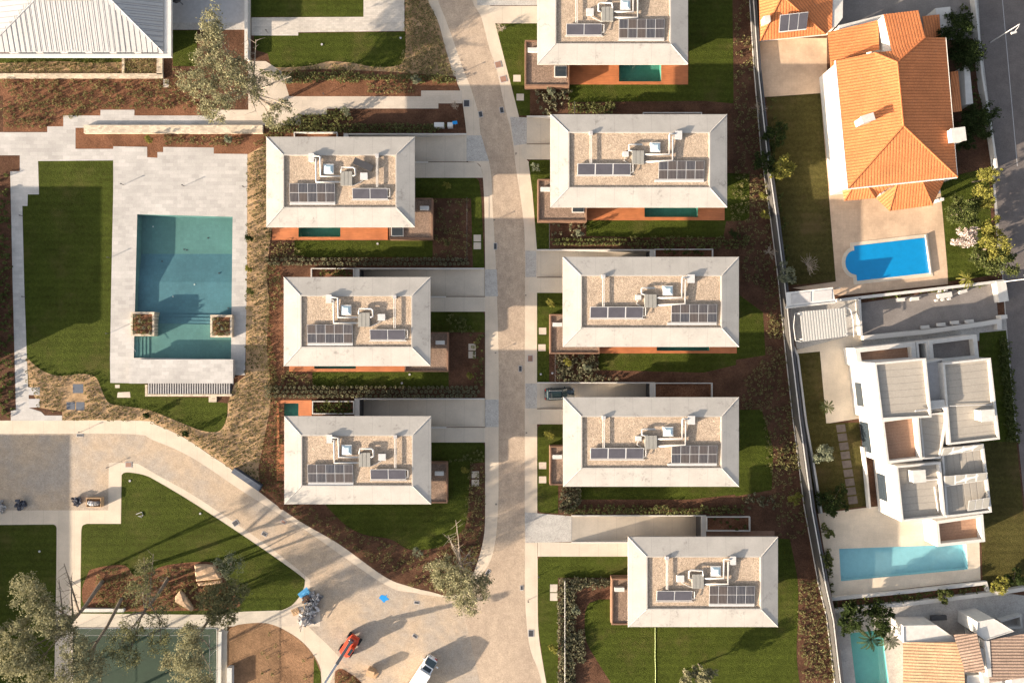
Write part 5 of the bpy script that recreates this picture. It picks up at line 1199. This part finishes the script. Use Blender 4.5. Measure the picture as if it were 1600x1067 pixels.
# the other hedges and ground plants cannot be counted one by one
def stuff(name, mat, spots, r, h, n, ls, seed=0):
    rg = random.Random(seed); k = MB()
    for (px, py) in spots:
        p = W(px, py); s_ = rg.uniform(.65, 1.25)
        for q in range(n):
            a = rg.uniform(0,6.283); z = rg.random(); rr = r*s_*rg.uniform(.2,1)
            k.leaf((p.x+rr*math.cos(a), p.y+rr*math.sin(a), h*s_*(.1+.9*z)), ls*rg.uniform(.7,1.3), rg, .5)
    o = addmesh(name, k, mat); o['kind'] = 'stuff'; return o
def cushions(name, mat, spots, r, h, n, ls, seed=0):
    rg = random.Random(seed); k = MB()
    for (px, py) in spots:
        p = W(px, py); s_ = rg.uniform(.6, 1.3)
        for q in range(n):
            a = rg.uniform(0,6.283); z = rg.random(); rr = r*s_*math.sqrt(1-z*z*.9)*rg.uniform(.8,1.05)
            k.leaf((p.x+rr*math.cos(a), p.y+rr*math.sin(a), h*s_*(.05+.95*z)), ls*rg.uniform(.7,1.2), rg, .9)
    o = addmesh(name, k, mat); o['kind'] = 'stuff'; return o
def grid(poly, sx, sy, jit=.25, keep=1.0, seed=0, rot=0, clump=None):
    rg = random.Random(seed); xs = [p[0] for p in poly]; ys = [p[1] for p in poly]; out = []; y = min(ys); r = 0
    while y < max(ys):
        x = min(xs) + (r % 2) * sx/2
        while x < max(xs):
            q = (x + rg.uniform(-jit,jit)*sx, y + rg.uniform(-jit,jit)*sy)
            if rg.random() < keep and inside(q, poly): 
                if clump is None or math.sin(q[0]*clump+seed)*math.sin(q[1]*clump*1.3+seed*2)+rg.uniform(-.3,.3) > 0: out.append(q)
            x += sx
        y += sy; r += 1
    return out
hs = []
hs += grid([(398,111),(500,113),(712,121),(714,131),(600,129),(440,130)],5.2,4.6,.2,1,1)
hs += grid([(440,192),(700,196),(676,208),(418,208)],5.4,4.8,.2,1,2) + grid([(460,178),(512,178),(512,172),(530,172),(560,190),(440,196)],5.4,5,.2,1,3)
hs += grid([(884,789),(1160,789),(1160,801),(884,801)],5.6,5.2,.2,1,4)
hs += grid([(985,371),(1170,371),(1170,388),(985,388)],5.6,5.6,.2,1,5)
hs += grid([(888,162),(960,162),(960,179),(888,179)],5,4.6,.3,1,6)
hs += grid([(700,488),(756,520),(756,606),(744,606),(735,520),(700,520)],6,6,.3,.6,7) + grid([(690,690+32),(757,700),(757,722),(736,724)],6,6,.3,.8,8)
stuff('hedge_planting', 'hedge2', hs, .27, .7, 34, .11, 1)
h2 = grid([(872,900),(956,903),(956,916),(900,920),(898,1075),(872,1075)],4.6,4.6,.3,1,9) + grid([(898,980),(913,980),(913,1036),(898,1036)],4.8,4.8,.2,.8,10)
h2 += grid([(878,759),(908,759),(908,785),(890,802),(872,802)],5,5,.3,1,11) + grid([(868,555),(934,552),(934,585),(985,597),(868,597)],5.2,5,.3,.9,12) + grid([(897,134),(888,160),(860,180),(838,180),(838,136)],5,5,.3,.6,13)
h2 += grid([(1165,770),(1210,770),(1210,800),(1165,800)],6,6,.3,.5,14) + grid([(860,348),(915,348),(915,370),(860,370)],6,6,.3,.35,15)
stuff('border_plants', 'hedge', h2, .32, .6, 22, .16, 2)
# dry bank, regular grid of tufts
bk = grid(bank, 7.2, 6.6, .2, .9, 20)
bk = [p for p in bk if not (100 < p[0] < 134 and 598 < p[1] < 643)]
cushions('bank_tufts', 'tuft', bk, .28, .46, 34, .095, 3)
tg = grid([(633,-10),(664,-10),(684,40),(700,100),(712,118),(640,116),(600,110),(622,103),(634,75)],5.0,4.8,.25,.95,21) + grid([(470,104),(520,98),(590,106),(640,112),(440,112)],5,5,.3,.6,22)
tg += grid([(575,132),(640,132),(655,148),(575,150)],6.4,6,.15,1,23)
tg += grid([(5,126),(310,126),(310,172),(157,170),(99,196),(5,204)],6,6,.35,.62,24)
tg += grid([(255,212),(380,213),(378,228),(255,228)],6,6,.3,.8,25) + grid([(-5,97),(190,97),(190,115),(-5,115)],6,5,.35,.85,26) + grid([(196,92),(246,92),(246,114),(196,114)],5,5,.3,.9,27)
tg += grid([(262,108),(300,104),(330,165),(312,170)],7,7,.4,.5,28)
tg += grid([(414,206),(442,212),(418,400),(442,430),(440,470),(418,500),(440,640),(420,610)],6,6,.4,.8,29)
tg += grid([(425,376),(460,376),(480,402),(425,402)],6,6,.3,.9,30) + grid([(442,581),(488,582),(490,604),(440,604)],6,6,.3,.9,31)
tg += grid([(678,310),(735,310),(735,402),(678,402)],6,6,.35,.45,32) + grid([(735,724),(757,724),(757,800),(744,880),(722,920),(690,900),(700,850),(725,830)],5.6,5.6,.35,.8,33)
tg += grid([(444,790),(500,790),(540,822),(600,845),(640,860),(690,850),(722,925),(640,914),(560,866),(470,812)],6.4,6.4,.4,.55,34)
tg += grid([(1196,272),(1192,250),(1205,335),(1172,345),(1172,275)],5.6,5.6,.35,.9,35) + grid([(1197,488),(1222,490),(1228,530),(1200,528)],5.6,5.6,.35,.95,36) + grid([(1212,700),(1244,690),(1250,735),(1212,735)],5.6,5.6,.35,.9,37) + grid([(1248,905),(1280,905),(1298,1000),(1306,1067),(1256,1067),(1246,1000)],6,6,.4,.85,38)
tg += grid([(1147,0),(1168,0),(1178,140),(1147,160)],6.5,6.5,.4,.5,39)
tg += grid([(1200,540),(1226,540),(1256,760),(1262,840),(1215,840),(1210,780),(1160,780),(1160,600)],6.8,6.8,.4,.75,40)
LW = [[(1110,262),(1173,264),(1173,347),(1110,347)],[(1135,445),(1195,485),(1199,558),(1135,566)]]
tg = [p for p in tg if not any(inside(p, l) for l in LW)]
tg = [p for p in tg if not (1140 < p[0] < 1207 and 640 < p[1] < 775 and p[0] < 1190+.1*(p[1]-640))]
tg += grid([(1147,160),(1186,150),(1196,260),(1172,270),(1172,345),(1200,345),(1222,488),(1196,488),(1190,450),(1160,440),(1160,380),(1140,350),(1147,270)],6.8,6.8,.4,.75,54)
tg += grid([(360,982),(420,978),(480,1015),(500,1060),(360,1066)],14,14,.5,.25,55)
tg += grid([(150,890),(195,886),(215,902),(255,888),(330,882),(350,910),(364,946),(250,950),(150,950)],6,6,.4,.75,41) + grid([(525,1050),(545,1050),(575,1072),(525,1072)],6,6,.35,.8,42)
cushions('bed_tufts', 'tuftg', tg, .27, .5, 24, .11, 4)
dk = grid([(-5,270),(14,270),(18,450),(22,655),(-5,655)],7,7,.4,.6,43) + grid(rect(488,421,550,432),6,6,.3,.7,44) + grid(rect(490,628,550,646),5,5,.3,.9,45) + grid(rect(1030,391,1110,400),7,5,.3,.5,46) + grid(rect(1108,809,1168,828),8,6,.3,.4,47)
dk += grid([(1300,936),(1538,914),(1542,924),(1302,948)],7,5,.4,.8,48) + grid([(1286,860),(1296,858),(1302,925),(1292,925)],5,5,.4,.9,49) + grid([(1200,150),(1212,150),(1236,445),(1222,440)],9,9,.45,.5,50) + grid([(1345,463),(1540,442),(1540,446),(1346,468)],6,4,.3,.8,51)
dk += grid([(1560,528),(1574,526),(1592,690),(1572,690)],4.5,4.5,.4,1,52) + grid([(1500,10),(1516,10),(1532,180),(1512,180)],7,7,.4,.6,53)
stuff('dark_plants', 'leafm', dk, .34, .6, 16, .18, 5)

# ------------------------------------------------------------------ trees
def crown(blobs, n, ls, seed, gap=.4):
    """blobs: (x,y,z,rx,ry,rz) in metres; foliage in many small clumps"""
    rg = random.Random(seed); k = MB()
    for (x,y,z,rx,ry,rz) in blobs:
        if rx > 1.2: rx *= 1.12; ry *= 1.12
        m = max(8, int(n * (rx*ry*rz) ** .6 / 1.5))
        for c in range(m):
            while True:
                v = Vector((rg.uniform(-1,1), rg.uniform(-1,1), rg.uniform(-1,1)))
                if .25 < v.length < 1: break
            cp = Vector((x+v.x*rx, y+v.y*ry, z+v.z*rz)); cr_ = rg.uniform(.3,.6) * min(1.2, (rx+ry)*.35)
            for q in range(40):
                d = Vector((rg.gauss(0,1), rg.gauss(0,1), rg.gauss(0,.75))) * cr_ * .55
                k.leaf(cp + d, ls*.78*rg.uniform(.7,1.3), rg, .5)
    return k
def limbs(base, trunk, blobs, r0, seed, twigs=3, k=None):
    """trunk: list of points; each blob gets a limb from the upper trunk"""
    rg = random.Random(seed); k = k or MB()
    P = [Vector(p) for p in trunk]; k.tube(P, r0, 8, r0*.55)
    for (x,y,z,rx,ry,rz) in blobs:
        s_ = P[-1].lerp(P[-2], rg.uniform(0,.6)); e = Vector((x,y,z-rz*.2)); mid = s_.lerp(e,.5) + Vector((rg.uniform(-.4,.4),rg.uniform(-.4,.4),-.3))
        k.tube([s_, mid, e], r0*.42, 6, r0*.14)
        for q in range(twigs):
            a = mid.lerp(e, rg.uniform(.1,1)); k.tube([a, a + Vector((rg.uniform(-1,1)*rx, rg.uniform(-1,1)*ry, rg.uniform(-.2,.8)*rz))], r0*.12, 4, r0*.04)
    return k
def tree(name, label, base, top, blobs_px, leaf, bark, r0, n, ls, seed, group=None, cat='tree', bare=None, twigs=4):
    """base px; top (px,py,z) of trunk; blobs (px,py,z,rx,ry,rz): picture place at height z, sizes in metres"""
    B = W(*base); t = Thing(name, label, cat, B, group)
    T = W(*top); bl = []
    for b in blobs_px: p = W(b[0],b[1],b[2]); bl.append((p.x,p.y,p.z,b[3],b[4],b[5]))
    mid = B.lerp(T,.5) + Vector((.15,-.2,0))
    k = limbs(B, [B, mid, T], bl, r0, seed, twigs)
    rg = random.Random(seed+9)
    for b in bare or []:       # leafless limbs
        p = W(*b); s_ = mid.lerp(T, rg.uniform(.2,1)); m_ = s_.lerp(p,.55) + Vector((rg.uniform(-.4,.4),rg.uniform(-.4,.4),.2)); k.tube([s_, m_, p], r0*.45, 6, r0*.12)
        for q in range(14):
            a = s_.lerp(p, rg.uniform(.25,1)); d = Vector((rg.uniform(-1.4,1.4), rg.uniform(-1.4,1.4), rg.uniform(-.4,.7))); k.tube([a, a+d*.5+Vector((0,0,.1)), a+d], r0*.13, 4, r0*.03)
    t.part('trunk', k, bark)
    t.part('crown', crown(bl, n, ls, seed), leaf)
    return t
PG = 'pines of the estate'
tree('pine_tree', 'tall pine with a pale sunlit crown and bare limbs beside the seamed house', (425,165), (385,140,6), [(332, 40, 8.3, 1.3, 2.6, 1.4), (322, 82, 7.8, 1.9, 2.3, 1.5), (350, 100, 8.3, 2.4, 2.0, 1.5), (310, 130, 7.8, 2.6, 2.0, 1.5), (345, 150, 7.6, 2.8, 2.0, 1.5), (372, 118, 8.4, 2.2, 2.4, 1.5), (335, 175, 6.8, 2.0, 1.4, 1.2), (398, 135, 7.3, 1.8, 1.8, 1.2), (425, 190, 5.8, 1.4, 1.2, 0.9), (440, 165, 5.8, 1.6, 1.0, 0.9), (335, 60, 8.6, 1.4, 1.6, 1.2)], 'pine', 'bark', .3, 20, .18, 3, PG, bare=[(400,62,9),(412,110,9),(455,120,8),(420,135,9),(465,172,7),(400,175,8),(385,50,9.5)], twigs=6)
tree('pine_tree', 'pale pine with bare upper limbs at the foot of the main street', (716,858), (718,885,6), [(692,890,7,2.2,1.9,1.3),(722,905,7.5,2.2,2.0,1.4),(742,922,7,1.9,1.7,1.2),(715,925,7,1.8,1.5,1.1),(730,948,6.5,1.5,1.2,1.0),(755,910,6.5,1.2,1.5,.9),(690,905,6.5,1.6,1.4,1.0)], 'pine', 'bark', .2, 25, .17, 4, PG, bare=[(712,812,5.5),(704,845,6),(735,860,6),(745,880,6),(700,835,6),(750,930,6)], twigs=6)
tree('pine_tree', 'wide pine with a leaning trunk above the left end of the sports court', (160,908), (100,985,9), [(42,925,11,2.2,2.2,1.4),(80,968,11,3.0,1.8,1.5),(28,985,11,2.2,1.8,1.3),(20,1025,11.5,3.2,2.6,1.6),(45,1050,11.5,2.8,2.6,1.6),(95,985,10,1.8,1.5,1.2),(65,945,10.5,1.6,1.4,1.1)], 'pine', 'bark_d', .34, 24, .18, 5, PG, bare=[(100,880,10),(112,900,9),(92,905,10),(70,1010,10)], twigs=7)
tree('pine_tree', 'pine standing over the left half of the sports court', (190,935), (140,1020,9), [(118,1015,11,2.0,1.8,1.4),(108,1050,11.5,2.6,2.2,1.5),(140,1040,11,2.2,2.0,1.4),(130,1085,11,2.6,2.0,1.5)], 'pine', 'bark_d', .28, 22, .17, 6, PG, twigs=5)
tree('pine_tree', 'sparse greyish pine in the middle above the sports court', (262,905), (222,958,9), [(222,925,10.5,1.9,1.7,1.3),(228,890,10,1.4,1.8,1.1),(205,985,10.5,1.9,1.7,1.2),(185,1008,10.5,1.8,1.8,1.2),(200,1030,10.5,1.8,1.2,1.1),(248,965,9.5,1.5,1.6,1.1),(250,1005,10,1.7,1.6,1.1)], 'pine2', 'bark_d', .28, 17, .15, 7, PG, bare=[(240,865,10),(262,900,9),(225,870,10),(212,910,10),(190,965,9)], twigs=7)
tree('pine_tree', 'narrow yellow-green pine at the right end of the sports court', (345,935), (296,1010,9), [(298,995,11,1.7,1.7,1.5),(290,1025,11.5,2.2,2.0,1.5),(300,1055,11.5,2.4,2.2,1.6),(262,1035,10.5,1.2,1.2,1.0),(320,1080,11,1.8,2.0,1.4)], 'pine', 'bark_d', .27, 24, .17, 8, PG, bare=[(328,1010,9),(335,1060,9)], twigs=5)
tree('round_tree', 'round dark green tree at the right of the rock bed', (372,915), (350,938,5), [(345,945,6.5,2.6,2.6,1.7),(330,935,6.5,1.8,1.8,1.4),(362,925,6.2,2.0,2.0,1.4),(350,965,6,1.6,1.3,1.1)], 'pine2', 'bark_d', .2, 24, .17, 9, 'garden trees', twigs=4)
tree('olive_tree', 'small silvery olive tree at the tip of the rock bed', (362,878), (358,882,2.5), [(360,885,3.4,1.7,1.7,1.0),(345,880,3.2,1.1,1.1,.8)], 'leafs', 'bark_d', .12, 18, .14, 10, 'garden trees')
# off-frame pines whose long shade crosses the corner lawn
for i, (px, py) in enumerate(((-60,990),(-30,1120),(60,1150))):
    tree('pine_tree', 'pine beyond the lower left edge of the picture', (px,py), (px-8,py+8,9), [(px-15,py+20,11,2.6,2.4,1.4),(px+10,py+10,11.5,2.4,2.2,1.3)], 'pine', 'bark_d', .3, 14, .2, 30+i, 'pines outside the picture', twigs=2)
# right side trees
for (px, py, z, r, rz, leaf, n, lab, nm) in (
 (1497,48,3.5,2.4,2.2,'leafd',30,'large dark evergreen behind the tiled house, upper one by the street wall','evergreen_tree'),
 (1517,82,3.2,2.6,2.0,'leafd',30,'large dark evergreen behind the tiled house, lower one by the street wall','evergreen_tree'),
 (1528,190,3,2.6,1.8,'leafd',30,'dark bushy tree between the porch and the side street','evergreen_tree'),
 (1510,215,2.5,1.8,1.4,'leafd',22,'dark shrub beside the white corner chimney of the tiled house','evergreen_tree'),
 (1547,275,4,1.4,2.6,'leafy',26,'upper slender yellow-green conifer by the side street','conifer'),
 (1540,305,4,1.7,2.2,'leafy',26,'second slender yellow-green conifer by the side street','conifer'),
 (1508,330,3.2,2.4,1.5,'leafm',26,'broad grey-green tree on the lawn beside the tiled house','garden_tree'),
 (1510,374,3.0,1.9,1.3,'leafp',26,'pale pink blossoming tree on the lawn beside the blue pool','blossom_tree'),
 (1550,352,3.4,1.6,1.8,'leafy',26,'yellow-green bush beside the pink blossoming tree','garden_tree'),
 (1558,385,3.6,2.2,2.0,'leafy',30,'wide yellow-green tree at the street corner of the tiled house lawn','garden_tree'),
 (1562,412,3.4,2.4,1.6,'leafm',30,'olive tree hanging over the street above the asphalt yard gate','garden_tree'),
 (1535,400,2.6,1.8,1.4,'leafm',22,'shaded green bush at the lower end of the tiled house lawn','garden_tree'),
 (1210,212,2.2,1.9,1.4,'leafd',22,'dark bush in the old lawn against the boundary wall, upper one','wall_shrub'),
 (1222,263,2.4,1.9,1.3,'leafy',26,'yellowish leafy tree over the boundary wall','wall_shrub'),
 (1197,255,2.2,1.7,1.3,'leafd',22,'dark shrub on the estate side of the boundary wall','wall_shrub'),
 (1230,425,2.0,1.7,1.3,'leafs',22,'grey bush in the lower corner of the old lawn','wall_shrub'),
 (1287,708,2.2,1.6,1.7,'leafs',30,'pale upright bush on the narrow lawn beside stepping slabs','garden_shrub'),
 (1302,782,1.8,2.2,1.2,'leafd',28,'dark spreading bush at the end of the narrow lawn','garden_shrub'),
 (1292,830,2,1.0,1.6,'leafm',24,'tall dark shrub beside the boundary wall above the pale pool','garden_shrub'),
 (1292,875,2,1.0,1.6,'leafm',24,'green shrub beside the boundary wall left of the pale pool','garden_shrub'),
 (1242,777,1.4,1.0,.8,'leafy',22,'light green round shrub in the dark bed beside the boundary wall','garden_shrub'),
 (1332,968,3,2.2,1.6,'leafd',34,'dark tree above the turquoise pool, left one','garden_tree'),
 (1372,966,3,2.3,1.6,'leafd',34,'dark tree above the turquoise pool, right one','garden_tree'),
 (1476,932,1.6,1.2,1.0,'leafm',20,'bushy shrub in the terrace strip below the pale pool','garden_shrub'),
 (1565,915,2,1.3,1.2,'leafy',22,'yellowish shrub at the end of the terrace wall','garden_shrub'),
 (1585,905,2,1.4,1.3,'leafd',22,'dark shrub at the right edge beside the terrace wall','garden_shrub'),
 (1100,1052,3.2,1.8,1.2,'pine',22,'pale pine top at the bottom edge in the wide lawn','pine_tree'),
 (1075,1062,3.0,1.5,1.0,'pine',20,'second pale pine top at the bottom edge in the wide lawn','pine_tree')):
    bz = max(.3, z - rz*.7); b = W(px,py,z); bpx = 800 + (px-800)*(1-z/H); bpy_ = 533.5 + (py-533.5)*(1-z/H)
    rg = random.Random(int(px*7+py)); bl = [(px,py,z,r*.62,r*.62,rz*.75)]
    for q in range(7): a_ = rg.uniform(0,6.28); d_ = r*rg.uniform(5,10); bl.append((px+math.cos(a_)*d_, py+math.sin(a_)*d_, z+rg.uniform(-.6,.2)*rz, r*rg.uniform(.25,.5), r*rg.uniform(.25,.5), rz*.45))
    tree(nm, lab, (bpx,bpy_), (px,py,bz), bl, leaf, 'bark_d', .1 if r < 2 else .16, n, .13 if r < 1.5 else .17, int(px+py), 'trees and shrubs beside the older houses', 'shrub' if 'shrub' in nm else 'tree', twigs=2)
# palms: radiating fronds
def palm(px, py, z, n, L, lab, seed, mat='leafm', group='palms'):
    b = W(px,py); t = Thing('palm_tree', lab, 'palm', b, group); rg = random.Random(seed)
    k = MB(); k.tube([(b.x,b.y,0),(b.x,b.y,z)], .16, 7, .11); t.part('trunk', k, 'bark_d'); k = MB()
    for q in range(n):
        a = 6.283*q/n + rg.uniform(-.2,.2); l = L*rg.uniform(.8,1.1); rise = rg.uniform(.2,1.0); d = Vector((math.cos(a),math.sin(a),0)); sd = Vector((-d.y,d.x,0)); pr = None
        pts = [Vector((b.x,b.y,z)) + d*l*u + Vector((0,0,rise*l*(u*.9 - 1.25*u*u))) for u in (0,.2,.4,.6,.8,1)]
        for i in range(5):
            w0, w1 = (.05+.28*math.sin(math.pi*(i+.2)/5.4))*L*.3, (.05+.28*math.sin(math.pi*(i+1.2)/5.4))*L*.3
            for s_ in (-1,1):
                for f in (0,.5): a0 = pts[i].lerp(pts[i+1],f); a1 = pts[i].lerp(pts[i+1],f+.38); k.face([a0, a1, a1+sd*s_*w1+d*.1*L-Vector((0,0,.12*L*.4)), a0+sd*s_*w0+d*.1*L-Vector((0,0,.12*L*.4))])
    t.part('crown', k, mat); return t
palm(1285,634,1.6,18,1.2,'grey palm on the narrow lawn beside the cream terrace',1,'leafm')
palm(1502,437,1.4,16,1.4,'light green fan palm at the wall above the asphalt yard',2,'leafy')
palm(1345,985,3,16,1.9,'palm hanging over the turquoise pool, left one',3,'leafd'); palm(1372,985,3,16,1.9,'palm hanging over the turquoise pool, right one',4,'leafd')
# leafless bushes
def bare(px, py, r, h, lab, seed, mat='bark', n=26):
    b = W(px,py); t = Thing('bare_bush', lab, 'bush', b, 'leafless bushes'); rg = random.Random(seed); k = MB()
    k.tube([b, b+Vector((0,0,h*.3))], .06, 5)
    for q in range(n):
        a = rg.uniform(0,6.28); e = b + Vector((math.cos(a)*r*rg.uniform(.4,1), math.sin(a)*r*rg.uniform(.4,1), h*rg.uniform(.5,1))); m = (b+Vector((0,0,h*.25))).lerp(e,.5)+Vector((0,0,.15)); k.tube([b+Vector((0,0,h*.2)), m, e], .035, 4, .012)
        for _ in range(3): s_ = m.lerp(e, rg.random()); k.tube([s_, s_+Vector((rg.uniform(-.4,.4),rg.uniform(-.4,.4),rg.uniform(0,.4)))], .018, 3, .008)
    t.part('branch', k, mat)
bare(1259,414,1.9,1.8,'pale leafless bush on the old lawn left of the blue pool',1); bare(1184,172,1.3,1.6,'leafless reddish bush by the boundary wall near the top',2); bare(712,167,.7,.9,'straw-coloured tuft beside the meter cabinets',3); bare(1200,395,1.3,1.4,'leafless bush by the boundary wall in the dark bed',4); bare(782,47,.9,1.1,'small bare sapling on the top right lawn',5)
# young garden trees
YG = [(698,290,.75,'leafy','on the dark lawn beside the top left villa'),(698,380,.7,'tuft','in the mulch beside the top left villa'),(723,499,.7,'leafm','on the dark lawn beside the middle left villa'),(734,587,.7,'leafy','in the mulch beside the middle left villa'),(727,735,.8,'leafy','beside the stepping slabs of the bottom left villa'),(836,261,.8,'leafs','on the lawn of the second right villa'),(905,364,.8,'leafs','in the bed below the second right villa'),(860,474,.9,'leafy','on the lawn of the middle right villa'),(886,566,.8,'leafy','in the bed below the middle right villa'),(918,573,.8,'leafs','beside the brown bed below the middle right villa'),(857,680,.9,'leafy','on the lawn of the fourth right villa'),(861,142,.9,'leafs','in the bed beside the top right villa'),(864,1013,1.0,'leafy','at the hedge of the bottom right villa'),(1147,367,1.1,'leafd','in the dark bed below the second right villa'),(1192,305,.8,'leafy','near the boundary wall beside the second right villa'),(1196,337,1.0,'leafy','near the boundary wall in the shade'),(541,175,1.0,'leafs','in the upper hedge bed'),(650,125,.9,'leafs','at the right end of the upper hedge'),(391,455,.8,'leafm','on the dry bank right of the large pool'),(389,372,.8,'leafd','on the upper dry bank beside the large pool'),(388,420,.7,'leafy','yellow one on the dry bank beside the large pool'),(229,650,.7,'leafd','on the dry bank above the curved pavement'),(290,678,.7,'leafd','on the edge of the curved pavement'),(232,217,.8,'leafy','in the mulch strip above the pool terrace'),(356,217,.9,'leafs','at the right end of the mulch strip above the pool terrace'),(652,862,1.0,'leafs','in the shaded bed below the bottom left villa'),(900,953,.9,'leafs','in the hedge bed left of the bottom right villa'),(447,125,1.1,'leafs','at the left end of the upper hedge')]
for i, (px, py, r, leaf, where) in enumerate(YG):
    tree('young_tree', 'small young %s tree %s' % ({'leafy':'yellow-green','leafm':'green','leafs':'silvery','leafd':'dark green','tuft':'straw-coloured'}[leaf], where), (px,py), (px,py,.7), [(px,py,1.1,r*.7,r*.7,.55),(px+r*4,py+r*2,.9,r*.45,r*.45,.4),(px-r*3.5,py-r*3,1.0,r*.45,r*.45,.4)], leaf, 'bark_d', .04, 20, .11, 100+i, 'young trees of the gardens', twigs=2)

# ------------------------------------------------------------------ light and camera
w = bpy.data.worlds.new('World'); SC.world = w; w.use_nodes = True
nt = w.node_tree; sky = nt.nodes.new('ShaderNodeTexSky'); sky.sky_type = 'NISHITA'; sky.sun_disc = False
EL = math.radians(13.3); AZ = Vector((-212, -98)).normalized()       # the sun stands west-south-west
sky.sun_elevation = EL; sky.sun_rotation = math.atan2(AZ.x, AZ.y); sky.altitude = 50; sky.dust_density = 3.0; sky.air_density = .8; sky.ozone_density = .3
hs_ = nt.nodes.new('ShaderNodeHueSaturation'); hs_.inputs['Saturation'].default_value = .55
nt.links.new(sky.outputs[0], hs_.inputs['Color']); nt.links.new(hs_.outputs[0], nt.nodes['Background'].inputs[0]); nt.nodes['Background'].inputs[1].default_value = .10
L = bpy.data.lights.new('sun', 'SUN'); L.energy = 5.0; L.angle = math.radians(.5); L.color = (1.0, .83, .64)
so = bpy.data.objects.new('sun', L); COL.objects.link(so)
dirv = Vector((AZ.x*math.cos(EL), AZ.y*math.cos(EL), math.sin(EL)))
so.rotation_euler = dirv.to_track_quat('Z', 'Y').to_euler(); so.location = dirv * 300
cam = bpy.data.cameras.new('camera'); co = bpy.data.objects.new('camera', cam); COL.objects.link(co)
co.location = (0, 0, H); co.rotation_euler = (0,0,0); cam.sensor_width = 36; cam.lens = 36 * H / 160.0; cam.clip_end = 4000
SC.camera = co
SC.view_settings.view_transform = 'Standard'; SC.view_settings.look = 'None'; SC.view_settings.exposure = 1.70; SC.view_settings.gamma = 1
SC.cycles.max_bounces = 6; SC.cycles.transparent_max_bounces = 12
